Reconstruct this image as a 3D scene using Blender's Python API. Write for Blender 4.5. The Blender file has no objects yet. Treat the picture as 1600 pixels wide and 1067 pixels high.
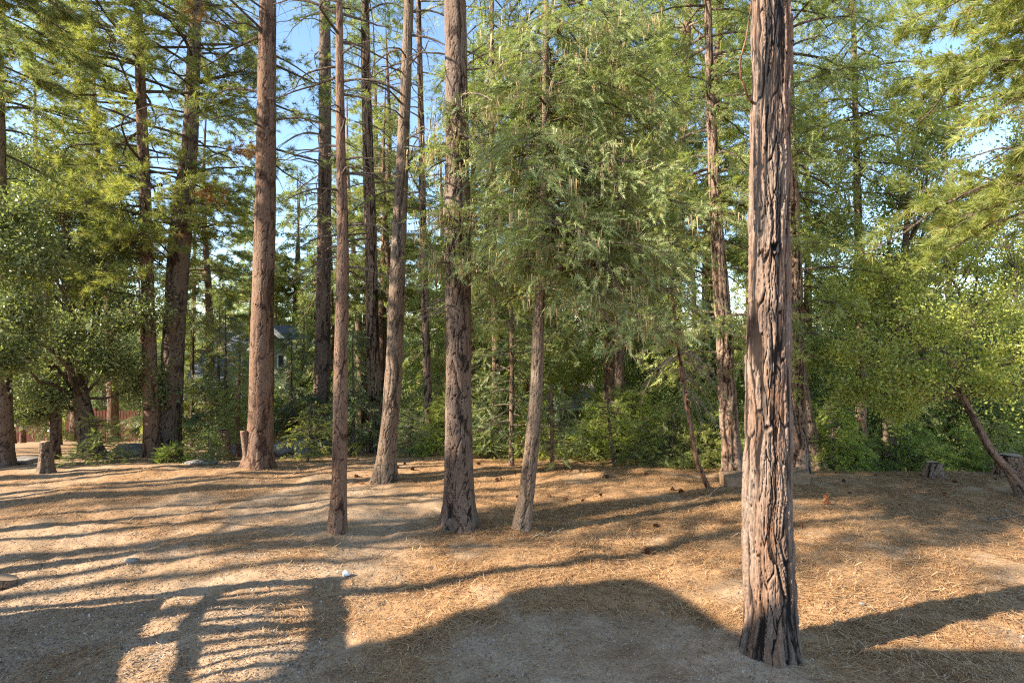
import bpy, math
import numpy as np
from mathutils import Vector

S = bpy.context.scene
COL = S.collection
R = math.radians

# ------------------------------------------------------------------ camera, sky, sun
F = 889.0            # focal length in photo pixels (20 mm on 36 mm)
CAMZ = 3.2
cd = bpy.data.cameras.new("camera")
cd.lens = 20.0; cd.sensor_width = 36.0; cd.clip_end = 3000; cd.clip_start = 0.05
cam = bpy.data.objects.new("camera", cd); COL.objects.link(cam)
cam.location = (0, 0, CAMZ); cam.rotation_euler = (R(90), 0, 0)
S.camera = cam

AZ = R(71); EL = R(30)
SH = np.array([math.sin(AZ), math.cos(AZ)])          # the way shadows run on the ground
w = bpy.data.worlds.new("World"); S.world = w; w.use_nodes = True
nt = w.node_tree; nt.nodes.clear()
sky = nt.nodes.new("ShaderNodeTexSky"); sky.sky_type = 'NISHITA'; sky.sun_disc = False
sky.sun_elevation = EL; sky.sun_rotation = AZ + math.pi
sky.air_density = 1.0; sky.dust_density = 0.15; sky.ozone_density = 2.6
bg = nt.nodes.new("ShaderNodeBackground"); bg.inputs[1].default_value = 0.13
wo = nt.nodes.new("ShaderNodeOutputWorld")
nt.links.new(sky.outputs[0], bg.inputs[0]); nt.links.new(bg.outputs[0], wo.inputs[0])
sl = bpy.data.lights.new("sun", 'SUN'); sl.energy = 5.0; sl.angle = R(0.55); sl.color = (1.0, 0.89, 0.74)
sun = bpy.data.objects.new("sun", sl); COL.objects.link(sun)
D = Vector((SH[0]*math.cos(EL), SH[1]*math.cos(EL), -math.sin(EL)))
sun.rotation_euler = D.to_track_quat('-Z', 'Y').to_euler()
sun.location = (-30, -8, 20)
S.view_settings.view_transform = 'Standard'; S.view_settings.look = 'None'
S.view_settings.exposure = 1.64; S.view_settings.gamma = 1.0
S.render.engine = 'CYCLES'
S.cycles.max_bounces = 6; S.cycles.diffuse_bounces = 4; S.cycles.transmission_bounces = 4
S.cycles.use_denoising = False; S.cycles.pixel_filter_type = 'BLACKMAN_HARRIS'; S.cycles.filter_width = 1.2
S.cycles.sample_clamp_indirect = 4.0

# ------------------------------------------------------------------ noise
def hsh(*a):
    h = np.zeros(np.broadcast(*a).shape, dtype=np.uint32)
    for k, v in enumerate(a):
        h = h ^ (np.asarray(v).astype(np.int64).astype(np.uint32) * np.uint32([374761393, 668265263, 2246822519, 3266489917][k]))
        h = (h ^ (h >> np.uint32(13))) * np.uint32(1274126177)
        h = h ^ (h >> np.uint32(16))
    return (h & np.uint32(0xFFFFFF)).astype(np.float64) / 0xFFFFFF

def noise2(x, y, seed=0, per=None):
    x0 = np.floor(x); y0 = np.floor(y); fx = x-x0; fy = y-y0
    fx = fx*fx*(3-2*fx); fy = fy*fy*(3-2*fy)
    def g(i, j):
        i = i % per if per else i
        return hsh(i, j, np.full_like(i, seed))
    return (g(x0, y0)*(1-fx)+g(x0+1, y0)*fx)*(1-fy) + (g(x0, y0+1)*(1-fx)+g(x0+1, y0+1)*fx)*fy

def fbm(x, y, seed=0, o=4):
    s = 0; a = .5
    for k in range(o):
        s = s + a*noise2(x*2**k, y*2**k, seed+k); a *= .5
    return s/(1-.5**o)

def vor(u, v, nu, seed=0, jit=.85):
    iu = np.floor(u); iv = np.floor(v)
    f1 = np.full(u.shape, 9.); f2 = np.full(u.shape, 9.); rr = np.zeros(u.shape)
    for a in (-1, 0, 1):
        for b in (-1, 0, 1):
            cu = iu+a; cv = iv+b; k = cu % nu
            px = cu+.5+jit*(hsh(k, cv, np.full_like(cv, seed))-.5)
            py = cv+.5+jit*(hsh(k, cv, np.full_like(cv, seed+7))-.5)
            d = np.hypot(px-u, py-v); r = hsh(k, cv, np.full_like(cv, seed+13))
            c = d < f1
            f2 = np.where(c, f1, np.minimum(f2, d)); rr = np.where(c, r, rr); f1 = np.where(c, d, f1)
    return f1, f2, rr

def sstep(a, b, x):
    t = np.clip((x-a)/(b-a), 0, 1); return t*t*(3-2*t)

# ------------------------------------------------------------------ terrain
def gz(x, y):
    x = np.asarray(x, float); y = np.asarray(y, float)
    rt = sstep(3., 9., x)
    s1 = .10*(1-rt)+.27*rt; s2 = .16*(1-rt)+.24*rt
    t = np.clip(y-13.5, 0, 8.); z = -s1*t*t/(t+1.2)
    t2 = np.clip(y-21.5, 0, 50.); z = z - s2*t2
    z = z + (fbm(x*.23+5, y*.23+9, 3, 3)-.5)*.34*sstep(3., 8., y)
    z = z + (fbm(x*.9, y*.9, 11, 3)-.5)*.10
    return z

MOUNDS = []
def gfine(x, y):
    mo = 0.
    for (mx, my, mr) in MOUNDS: mo = mo+.075*np.exp(-((x-mx)**2+(y-my)**2)/(mr*mr))
    return mo+(fbm(x*3.2, y*3.2, 21, 3)-.5)*.08 + (fbm(x*11, y*11, 31, 2)-.5)*.018

def litter(x, y):
    n = fbm(x*.45+3, y*.45+1, 41, 4)
    m = sstep(-2.6, 0.2, x - .10*(y-8) + 1.6*(n-.5)*2)
    ball = np.exp(-(((x-1.1)/2.2)**2+((y-5.6)/1.5)**2)*1.1)       # bare dirt in front
    m = m*(1-sstep(.25, .6, ball+.4*(n-.5)))
    far = sstep(11., 13., y)*sstep(-4., -1., x); m = np.maximum(m, far*.9)
    m = np.maximum(m, .42*sstep(.42, .62, n)*(1-sstep(.25, .6, ball+.4*(n-.5))))
    m = np.minimum(m, .25+.75*sstep(.25, .45, fbm(x*1.3+7, y*1.3, 47, 4)))
    return np.clip(m, 0, 1)

def hit(px, py):
    dx = (px-800)/F; dz = -(py-533)/F
    t = np.arange(3., 160., .02)
    k = np.where(CAMZ+dz*t < gz(dx*t, t))[0]
    t = t[k[0]] if len(k) else 60.
    if px > 1000 and t > 16.: t = 15.2+.9*((px*7.3) % 1.)
    return np.array([dx*t, t, float(gz(dx*t, t))])

def pt(px, py, d):
    return np.array([(px-800)/F*d, d, CAMZ-(py-533)/F*d])

# ------------------------------------------------------------------ materials
def newmat(name):
    m = bpy.data.materials.new(name); m.use_nodes = True
    n = m.node_tree.nodes; n.clear(); return m, n, m.node_tree.links

def ramp(n, stops):
    r = n.new("ShaderNodeValToRGB"); e = r.color_ramp.elements
    while len(e) > 1: e.remove(e[0])
    e[0].position = stops[0][0]; e[0].color = (*stops[0][1], 1)
    for p, c in stops[1:]:
        x = e.new(p); x.color = (*c, 1)
    return r

def mix(n, l, a, b, f, mode='MIX'):
    m = n.new("ShaderNodeMix"); m.data_type = 'RGBA'; m.blend_type = mode
    for s, v in ((6, a), (7, b), (0, f)):
        if hasattr(v, 'links') or hasattr(v, 'is_output'): l.new(v, m.inputs[s])
        elif isinstance(v, tuple): m.inputs[s].default_value = (*v, 1)
        else: m.inputs[s].default_value = v
    return m.outputs[2]

def noisetex(n, l, scale, vec=None, detail=4, rough=.6, dist=0):
    t = n.new("ShaderNodeTexNoise"); t.inputs['Scale'].default_value = scale
    t.inputs['Detail'].default_value = detail; t.inputs['Roughness'].default_value = rough
    t.inputs['Distortion'].default_value = dist
    if vec is not None: l.new(vec, t.inputs['Vector'])
    return t.outputs['Fac']

def coords(n, l, sc=(1, 1, 1), kind='Object'):
    c = n.new("ShaderNodeTexCoord"); m = n.new("ShaderNodeMapping")
    m.inputs['Scale'].default_value = sc; l.new(c.outputs[kind], m.inputs[0]); return m.outputs[0]

def finish(m, n, l, col, rough=.9, bump=None, bs=.4, bd=.02, spec=.2):
    p = n.new("ShaderNodeBsdfPrincipled"); o = n.new("ShaderNodeOutputMaterial")
    if isinstance(col, tuple): p.inputs['Base Color'].default_value = (*col, 1)
    else: l.new(col, p.inputs['Base Color'])
    if isinstance(rough, float): p.inputs['Roughness'].default_value = rough
    else: l.new(rough, p.inputs['Roughness'])
    p.inputs['Specular IOR Level'].default_value = spec
    if bump is not None:
        b = n.new("ShaderNodeBump"); b.inputs['Strength'].default_value = bs; b.inputs['Distance'].default_value = bd
        l.new(bump, b.inputs['Height']); l.new(b.outputs[0], p.inputs['Normal'])
    l.new(p.outputs[0], o.inputs[0]); return m

def attr(n, name):
    a = n.new("ShaderNodeAttribute"); a.attribute_name = name; return a.outputs['Fac']

def bark_mat(name, deep, mid, top, pale, burn=False, fib=1.0):
    m, n, l = newmat(name)
    ri = attr(n, 'ridge'); to = attr(n, 'tone')
    c = coords(n, l, (1, 1, .22*fib))
    nz = noisetex(n, l, 55, c, 5, .65)
    nl = noisetex(n, l, 3.0, coords(n, l, (1, 1, .35)), 3)
    plate = mix(n, l, mid, top, to)
    r2 = ramp(n, [(.35, (0, 0, 0)), (.7, (1, 1, 1))]); l.new(nl, r2.inputs[0])
    plate = mix(n, l, plate, pale, mix(n, l, (0, 0, 0), (.8, .8, .8), r2.outputs[0]))
    dk = ramp(n, [(.3, (.50, .48, .46)), (.7, (1.45, 1.42, 1.4))]); l.new(nz, dk.inputs[0])
    plate = mix(n, l, plate, dk.outputs[0], .85, 'MULTIPLY')
    rr = ramp(n, [(.14, (0, 0, 0)), (.46, (1, 1, 1))]); l.new(ri, rr.inputs[0])
    col = mix(n, l, deep, plate, rr.outputs[0])
    rough = .92
    if burn:
        bu = attr(n, 'burn')
        n3 = noisetex(n, l, 14, coords(n, l, (1, 1, .12)), 5, .7)
        ad = n.new("ShaderNodeMath"); ad.operation = 'ADD'; l.new(bu, ad.inputs[0]); l.new(n3, ad.inputs[1])
        rb = ramp(n, [(.98, (0, 0, 0)), (1.12, (1, 1, 1))]); 
        hf = n.new("ShaderNodeMath"); hf.operation = 'MULTIPLY'; l.new(ad.outputs[0], hf.inputs[0]); hf.inputs[1].default_value = 1.0
        rb = ramp(n, [(.46, (0, 0, 0)), (.58, (1, 1, 1))])
        hf.inputs[1].default_value = .5
        l.new(hf.outputs[0], rb.inputs[0])
        col = mix(n, l, col, (.018, .017, .018), rb.outputs[0])
    return finish(m, n, l, col, rough, nz, .5, .012, .15)

def bark_simple(name, a, b, c2, sc=1.0):
    m, n, l = newmat(name)
    nz = noisetex(n, l, 16*sc, coords(n, l, (1, 1, .28)), 5, .65, .6)
    n2 = noisetex(n, l, 1.6, coords(n, l), 3)
    r = ramp(n, [(.36, a), (.5, b), (.68, c2)]); l.new(nz, r.inputs[0])
    col = mix(n, l, r.outputs[0], (.7, .68, .66), mix(n, l, (0, 0, 0), (1, 1, 1), n2), 'MULTIPLY')
    return finish(m, n, l, col, .95, nz, .9, .05, .1)

def leaf_mat(name, dark, light, odd=None, oddf=.0, trans=.35, rough=.55, ns=1.3):
    m, n, l = newmat(name)
    g = n.new("ShaderNodeNewGeometry")
    nz = noisetex(n, l, ns, g.outputs['Position'], 3, .6)
    r = ramp(n, [(.3, (0, 0, 0)), (.7, (1, 1, 1))]); l.new(nz, r.inputs[0])
    f = mix(n, l, r.outputs[0], g.outputs['Random Per Island'], .5)
    col = mix(n, l, dark, light, f)
    oi = n.new('ShaderNodeObjectInfo'); ov = ramp(n, [(0, (.82, .86, .84)), (.5, (1.0, 1.0, 1.0)), (1, (1.35, 1.25, .95))]); l.new(oi.outputs['Random'], ov.inputs[0])
    col = mix(n, l, col, ov.outputs[0], 1.0, 'MULTIPLY')
    if odd:
        ro = ramp(n, [(1-oddf-.01, (0, 0, 0)), (1-oddf, (1, 1, 1))]); l.new(g.outputs['Random Per Island'], ro.inputs[0])
        col = mix(n, l, col, odd, ro.outputs[0])
    p = n.new("ShaderNodeBsdfPrincipled"); l.new(col, p.inputs['Base Color'])
    p.inputs['Roughness'].default_value = rough; p.inputs['Specular IOR Level'].default_value = .35
    t = n.new("ShaderNodeBsdfTranslucent")
    tc = mix(n, l, col, (1.5, 1.6, .75), 1.0, 'MULTIPLY'); l.new(tc, t.inputs[0])
    ms = n.new("ShaderNodeMixShader"); ms.inputs[0].default_value = trans*1.2
    l.new(p.outputs[0], ms.inputs[1]); l.new(t.outputs[0], ms.inputs[2])
    o = n.new("ShaderNodeOutputMaterial"); l.new(ms.outputs[0], o.inputs[0]); return m

M = {}
M['cedar_bark'] = bark_mat('cedar_bark', (.022, .015, .012), (.27, .135, .07), (.145, .115, .095), (.25, .20, .16), True, .6)
M['pine_bark'] = bark_mat('pine_bark', (.028, .018, .014), (.155, .095, .062), (.135, .104, .082), (.22, .17, .13))
M['pine_bark_red'] = bark_mat('pine_bark_red', (.05, .027, .018), (.21, .115, .068), (.165, .110, .078), (.235, .165, .12))
M['grey_bark'] = bark_mat('grey_bark', (.035, .026, .02), (.18, .115, .072), (.165, .125, .093), (.25, .195, .145))
M['red_bark'] = bark_mat('red_bark', (.03, .017, .012), (.24, .135, .08), (.18, .135, .103), (.29, .22, .165))
M['dark_bark'] = bark_mat('dark_bark', (.028, .02, .016), (.14, .09, .065), (.155, .115, .085), (.22, .165, .125))
M['bark_far'] = bark_simple('bark_far', (.04, .026, .02), (.20, .125, .085), (.30, .20, .14))
M['bark_dark'] = bark_simple('bark_dark', (.035, .026, .02), (.13, .098, .075), (.25, .19, .15))
M['bark_red'] = bark_simple('bark_red', (.04, .022, .016), (.26, .13, .08), (.40, .24, .16))
M['twig'] = bark_simple('twig', (.06, .045, .035), (.15, .115, .085), (.27, .22, .17), 2)
M['twig_pale'] = bark_simple('twig_pale', (.16, .12, .09), (.32, .25, .18), (.46, .38, .28), 2)
M['pine_needles'] = leaf_mat('pine_needles', (.075, .115, .04), (.40, .42, .17), (.38, .27, .14), .10, .35)
M['pine_needles_gold'] = leaf_mat('pine_needles_gold', (.12, .17, .05), (.46, .48, .17), (.42, .27, .10), .08, .4)
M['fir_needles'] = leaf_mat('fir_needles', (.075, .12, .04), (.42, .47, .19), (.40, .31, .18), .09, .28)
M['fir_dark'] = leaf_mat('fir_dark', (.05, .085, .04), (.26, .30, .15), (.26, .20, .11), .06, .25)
M['cedar_leaf'] = leaf_mat('cedar_leaf', (.12, .155, .045), (.46, .48, .19), None, 0, .38)
M['oak_leaf'] = leaf_mat('oak_leaf', (.08, .13, .035), (.42, .47, .16), (.34, .27, .12), .08, .3, .38)
M['oak_leaf_dark'] = leaf_mat('oak_leaf_dark', (.055, .09, .035), (.36, .38, .17), (.30, .25, .12), .05, .25, .4)
M['bright_leaf'] = leaf_mat('bright_leaf', (.17, .22, .05), (.48, .52, .17), None, 0, .45)
M['dead_needles'] = leaf_mat('dead_needles', (.30, .14, .06), (.55, .32, .15), None, 0, .35)
M['cone_tan'] = leaf_mat('cone_tan', (.22, .14, .07), (.42, .30, .16), None, 0, .15)
M['grey_brush'] = leaf_mat('grey_brush', (.16, .19, .12), (.52, .53, .38), (.40, .34, .24), .2, .3)

# ------------------------------------------------------------------ mesh helpers
def link(o, parent=None):
    COL.objects.link(o)
    if parent is not None: o.parent = parent
    return o

def mesh_np(name, V, polys, mats, attrs=None, midx=None, smooth=True):
    """polys: list of int arrays (n,k)"""
    me = bpy.data.meshes.new(name)
    V = np.asarray(V, np.float32)
    me.vertices.add(len(V)); me.vertices.foreach_set('co', V.ravel())
    polys = [np.asarray(p, np.int32) for p in polys if len(p)]
    loops = np.concatenate([p.ravel() for p in polys])
    sizes = np.concatenate([np.full(len(p), p.shape[1], np.int32) for p in polys])
    starts = np.concatenate([[0], np.cumsum(sizes)[:-1]]).astype(np.int32)
    me.loops.add(len(loops)); me.loops.foreach_set('vertex_index', loops)
    me.polygons.add(len(sizes)); me.polygons.foreach_set('loop_start', starts)
    try: me.polygons.foreach_set('loop_total', sizes)
    except Exception: pass
    for m in (mats if isinstance(mats, (list, tuple)) else [mats]): me.materials.append(m)
    if midx is not None: me.polygons.foreach_set('material_index', np.asarray(midx, np.int32))
    if smooth is not None:
        me.polygons.foreach_set('use_smooth', np.full(len(sizes), bool(smooth)))
    for k, v in (attrs or {}).items():
        a = me.attributes.new(k, 'FLOAT', 'POINT'); a.data.foreach_set('value', np.asarray(v, np.float32).ravel())
    me.update(calc_edges=True); return me

def obj(name, me, parent=None, loc=None):
    o = bpy.data.objects.new(name, me); link(o, parent)
    if loc is not None: o.location = loc
    return o

def tag(o, label=None, cat=None, group=None, kind=None):
    if label: o['label'] = label
    if cat: o['category'] = cat
    if group: o['group'] = group
    if kind: o['kind'] = kind
    return o

def root(name, loc=(0, 0, 0), rz=0.):
    o = bpy.data.objects.new(name, None); link(o); o.location = [float(v) for v in loc]
    o.rotation_euler = (0, 0, rz); o.empty_display_size = .2; return o

def copy_tree(o, parent=None):
    c = o.copy(); COL.objects.link(c)
    if parent is not None: c.parent = parent
    for ch in list(o.children): copy_tree(ch, c)
    return c

def tubes(P, r, ns=5):
    """P (N,K,3), r (N,K) -> verts, quads"""
    P = np.asarray(P, float); N, K, _ = P.shape
    T = np.gradient(P, axis=1); T /= np.linalg.norm(T, axis=2, keepdims=True)+1e-9
    ref = np.where(np.abs(T[..., 2:3]) > .9, np.array([1., 0, 0]), np.array([0, 0, 1.]))
    A = np.cross(T, ref); A /= np.linalg.norm(A, axis=2, keepdims=True)+1e-9
    B = np.cross(T, A)
    a = np.arange(ns)/ns*2*np.pi
    V = P[:, :, None]+r[:, :, None, None]*(A[:, :, None]*np.cos(a)[:, None]+B[:, :, None]*np.sin(a)[:, None])
    idx = np.arange(N*K*ns).reshape(N, K, ns)
    q = np.stack([idx[:, :-1], np.roll(idx[:, :-1], -1, 2), np.roll(idx[:, 1:], -1, 2), idx[:, 1:]], -1)
    return V.reshape(-1, 3), q.reshape(-1, 4)

class Geo:
    def __init__(s): s.V = []; s.Q = []; s.T = []; s.n = 0; s.qm = []; s.tm = []
    def quads(s, V, q, m): s.V.append(V); s.Q.append(q+s.n); s.qm.append(np.full(len(q), m)); s.n += len(V)
    def tris(s, V, t, m): s.V.append(V); s.T.append(t+s.n); s.tm.append(np.full(len(t), m)); s.n += len(V)
    def mesh(s, name, mats, smooth=False):
        ps = []; mi = []
        if s.Q: ps.append(np.concatenate(s.Q)); mi.append(np.concatenate(s.qm))
        if s.T: ps.append(np.concatenate(s.T)); mi.append(np.concatenate(s.tm))
        return mesh_np(name, np.concatenate(s.V), ps, mats, None, np.concatenate(mi), smooth)

# ---- leaf templates: (n,3,3) triangles, x = twig direction, z = up
def tpl_pine(rng, n=15, L=.17, wd=.010):
    t = []
    for i in range(n):
        a = rng.uniform(0, 2*np.pi); c = rng.uniform(.15, 1.25)
        d = np.array([math.cos(c), math.sin(c)*math.cos(a), math.sin(c)*math.sin(a)])
        p = np.cross(d, rng.normal(size=3)); p /= np.linalg.norm(p)
        b = np.array([rng.uniform(-.05, .05), 0, 0]); l = L*rng.uniform(.75, 1.15)
        t.append([b-p*wd/2, b+p*wd/2, b+d*l])
    return np.array(t)

def tpl_spray(rng, L=.30, k=8, sl=.085, wd=.020, lift=.2):
    t = []
    for i in range(k):
        x = L*(i+.5)/k
        for sg in (-1, 1):
            l = sl*(1-.55*i/k)*rng.uniform(.8, 1.2); an = R(55)+rng.uniform(-.2, .2)
            d = np.array([math.cos(an), sg*math.sin(an), rng.uniform(-lift, lift)])
            b = np.array([x, 0, 0]); p = np.array([1, 0, rng.uniform(-.5, .5)]); p /= np.linalg.norm(p)
            t.append([b-p*wd/2, b+p*wd/2, b+d*l])
    t.append([[0, -.004, 0], [0, .004, 0], [L*1.1, 0, 0]])
    t.append([[L*.85, -wd*.5, 0], [L*.85, wd*.5, 0], [L*1.25, 0, 0]])
    return np.array(t)

def tpl_leaves(rng, n=9, s=.055, spread=.14):
    t = []
    for i in range(n):
        c = rng.normal(size=3)*spread*.6; d = rng.normal(size=3); d[2] = d[2]*.5-.1; d /= np.linalg.norm(d)
        p = np.cross(d, rng.normal(size=3)+np.array([0, 0, 1.2])); p /= np.linalg.norm(p)
        l = s*rng.uniform(.7, 1.3); ww = l*.32
        a, b = c, c+d*l*2; m1 = c+d*l*.9+p*ww*1.6; m2 = c+d*l*.9-p*ww*1.6
        t.append([a, m1, b]); t.append([a, b, m2])
    return np.array(t)

def tpl_hang(rng, n=5, L=.16):
    t = []
    for i in range(n):
        b = np.array([rng.uniform(0, .25), rng.uniform(-.08, .08), 0.]); wd = rng.uniform(.010, .018)
        p = np.array([math.cos(i), math.sin(i), 0])*wd/2; l = L*rng.uniform(.5, 1.3)
        tip = b+np.array([rng.uniform(-.03, .03), rng.uniform(-.03, .03), -l])
        t.append([b-p, b+p, tip])
    return np.array(t)

def place(rng, tpls, pos, dirs, scale=(.8, 1.25), roll=.5, level=True):
    """put random templates at pos oriented along dirs"""
    pos = np.asarray(pos); dirs = np.asarray(dirs)
    dirs = dirs/(np.linalg.norm(dirs, axis=1, keepdims=True)+1e-9)
    up = np.tile([0, 0, 1.], (len(pos), 1)) + (rng.normal(size=pos.shape)*roll if level else rng.normal(size=pos.shape)*3)
    y = np.cross(up, dirs); y /= np.linalg.norm(y, axis=1, keepdims=True)+1e-9
    z = np.cross(dirs, y)
    which = rng.integers(0, len(tpls), len(pos)); sc = rng.uniform(*scale, len(pos))
    out = []
    for k, t in enumerate(tpls):
        i = np.where(which == k)[0]
        if not len(i): continue
        Rm = np.stack([dirs[i], y[i], z[i]], -1)*sc[i][:, None, None]
        q = np.einsum('nij,mj->nmi', Rm, t.reshape(-1, 3))+pos[i][:, None]
        out.append(q.reshape(-1, 3))
    V = np.concatenate(out); return V, np.arange(len(V)).reshape(-1, 3)

_r = np.random.default_rng(5)
TP = {
 'pine': [tpl_pine(_r, 20, .19, .013) for _ in range(6)],
 'pine_far': [tpl_pine(_r, 9, .20, .022) for _ in range(5)],
 'fir': [tpl_spray(_r, .26, 7, .075, .020) for _ in range(5)],
 'fir_far': [tpl_spray(_r, .34, 4, .13, .045) for _ in range(5)],
 'cedar': [tpl_spray(_r, .24, 6, .09, .022, .45) for _ in range(5)],
 'oak': [tpl_leaves(_r, 9, .036, .15) for _ in range(6)],
 'oak_far': [tpl_leaves(_r, 6, .055, .22) for _ in range(6)],
 'hang': [tpl_hang(_r) for _ in range(4)],
}

# ------------------------------------------------------------------ trunks
def resample(pts, n):
    """Catmull-Rom through pts (x,y,z,r), evenly by height"""
    p = np.asarray(pts, float); z = p[:, 2]
    p0 = np.vstack([2*p[0]-p[1], p, 2*p[-1]-p[-2]])
    zs = np.linspace(z[0], z[-1], n) if np.isscalar(n) else np.asarray(n)
    seg = np.clip(np.searchsorted(z, zs, 'right')-1, 0, len(p)-2)
    t = ((zs-z[seg])/(z[seg+1]-z[seg]))[:, None]
    # non-uniform safe: hermite with finite differences
    m = np.gradient(p, z, axis=0)
    h = (z[seg+1]-z[seg])[:, None]
    out = (2*t**3-3*t**2+1)*p[seg]+(t**3-2*t**2+t)*h*m[seg]+(-2*t**3+3*t**2)*p[seg+1]+(t**3-t**2)*h*m[seg+1]
    out[:, 2] = zs; out[:, 3] = np.interp(zs, z, p[:, 3]); return out

def trunk_mesh(name, pts, mat, bark='pine', res=.012, ztop=9., depth=.02, cell=(.07, .2), seed=1, flare=.45, burnf=None, knots=()):
    pts = np.asarray(pts, float); z0 = pts[0, 2]
    zt = pts[-1, 2]
    zf = np.arange(z0-.25, min(ztop, zt), res*1.25)
    zc = np.linspace(min(ztop, zt), zt, 24)[1:] if zt > ztop+.5 else np.array([])
    zs = np.concatenate([zf, zc])
    c = resample(np.vstack([[2*pts[0]-(pts[0]+pts[1])/2+np.array([0, 0, 0, 0])], pts]) if False else pts, np.clip(zs, z0, zt))
    c[:, 2] = zs
    rm = float(np.mean(pts[:2, 3])); C = 2*np.pi*rm
    nu = int(max(24, C/res)); th = np.arange(nu)/nu*2*np.pi
    U, Z = np.meshgrid(th, zs-z0); u = U/(2*np.pi)
    fl = flare*np.exp(-np.clip(Z, -.1, 9)/.30)
    nl = 5; lob = .5+.5*np.cos(U*nl+1.5*np.sin(U*2+seed)+seed+Z*1.2)
    big = noise2(u*6+.001, Z*.9, seed+50, 6)-.5
    rad = c[:, 3][:, None]*(1+fl*(.35+.9*lob)+.10*big)
    ncell = max(5, int(round(C/cell[0])))
    wu = u*ncell+1.1*(noise2(u*8, Z*2.2, seed+3, 8)-.5)+.5*(noise2(u*16, Z*7, seed+4, 16)-.5)
    wv = Z/cell[1]+.9*(noise2(u*12, Z*5, seed+5, 12)-.5)
    f1, f2, rr = vor(wu, wv, ncell, seed)
    e = f2-f1
    def rg(nn, vz, sd, wa):
        nn = max(4, int(nn)); x = noise2(u*nn+wa, Z*vz, sd, nn); return np.abs(2*x-1)
    nw = max(4, int(C/.16))
    w1 = 1.5*(noise2(u*nw, Z*1.6, seed+3, nw)-.5)+.35*(noise2(u*nw*2, Z*6, seed+4, nw*2)-.5)
    if bark == 'cedar':
        wj = .55*(noise2(u*nw*5, Z*9, seed+41, nw*5)-.5)
        nA = max(6, int(C/cell[0])); A1, A2, rA = vor(u*nA+w1*1.3+wj*.5, Z/cell[1]+.5*w1, nA, seed+42, .95)
        nB = nA*3; B1, B2, rB = vor(u*nB+w1*3.9+wj*1.5, Z/(cell[1]*.55), nB, seed+43, .95)
        n1 = C/(cell[0]*2.1); big_f = sstep(.03, .22+.25*noise2(u*nw, Z*1.5, seed+44, nw), rg(n1, .8, seed+31, w1*1.2))
        lift = sstep(.0, .12, A2-A1)*(.30+.70*rA)
        ridge = lift*(.62+.38*sstep(0, .16, B2-B1)*(.35+.65*rB))*(.25+.75*big_f)+.10*(rg(C/.012, 6, seed+45, w1*9)-.5)
        n5 = int(C/.016); fine = noise2(u*n5, Z*30, seed+9, n5)
        ridge = np.clip(ridge*1.15+.12*(fine-.5), 0, 1); tone = np.clip(.55*rA+.45*rB+.25*(fine-.5), 0, 1)
    else:
        wob = .45*(noise2(u*ncell*3, Z*22, seed+61, ncell*3)-.5)+.3*(noise2(u*ncell*7, Z*50, seed+62, ncell*7)-.5)
        f1, f2, rr = vor(u*ncell+w1*1.1+wob, Z/cell[1]+.5*w1+wob*.5, ncell, seed, .95); e = f2-f1
        wd = .05+.26*noise2(u*ncell, Z/cell[1]*1.3, seed+63, ncell)**2
        furrow = sstep(.02, .22+.2*noise2(u*nw, Z*2, seed+67, nw), rg(ncell*.6, .9, seed+64, w1*.9+wob*.3))
        ridge = sstep(0, 1, np.clip(e/wd, 0, 1))*(.30+.70*furrow)*(.72+.28*rr)
        nt_ = ncell*3; tr = (.65*noise2(u*nt_, Z/cell[1]*2.6, seed+65, nt_)+.35*noise2(u*nt_*2, Z/cell[1]*6, seed+66, nt_*2))*6+rr*3
        fr_ = tr-np.floor(tr); q = hsh(np.floor(tr), np.floor(rr*91), np.full_like(tr, seed))
        ridge = ridge*(.84+.16*sstep(0, .35, fr_))*(.86+.14*q)
        n5 = int(C/.02); fine = noise2(u*n5, Z*45, seed+9, n5)
        ridge = np.clip(ridge+.18*(fine-.5), 0, 1); tone = np.clip(.35*rr+.45*q+.3*(fine-.3), 0, 1)
    rad = rad+depth*(ridge-.6)*np.clip(c[:, 3][:, None]/rm, .3, 1.3)
    burn = np.zeros_like(rad)
    if burnf is not None: burn = burnf(U, zs[:, None]+0*U)
    for (ka, kz, kr) in knots:
        da = (U-ka+np.pi) % (2*np.pi)-np.pi
        dd = np.hypot(da*rm, (zs[:, None]-kz))/kr
        rad = rad+kr*.55*np.exp(-(dd-1.0)**2*4)-kr*.9*np.exp(-dd**2*3)
        ridge = ridge*(1-.85*np.exp(-dd**2*2.2)); burn = burn+.35*np.exp(-dd**2*.8)
    X = c[:, 0][:, None]+rad*np.cos(U); Y = c[:, 1][:, None]+rad*np.sin(U)
    V = np.stack([X, Y, np.broadcast_to(zs[:, None], X.shape)], -1).reshape(-1, 3)
    n = len(zs); idx = np.arange(n*nu).reshape(n, nu)
    q = np.stack([idx[:-1], np.roll(idx[:-1], -1, 1), np.roll(idx[1:], -1, 1), idx[1:]], -1).reshape(-1, 4)
    return mesh_np(name, V, [q, idx[-1][None, :]], mat, {'ridge': ridge, 'tone': tone, 'burn': burn})

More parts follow.
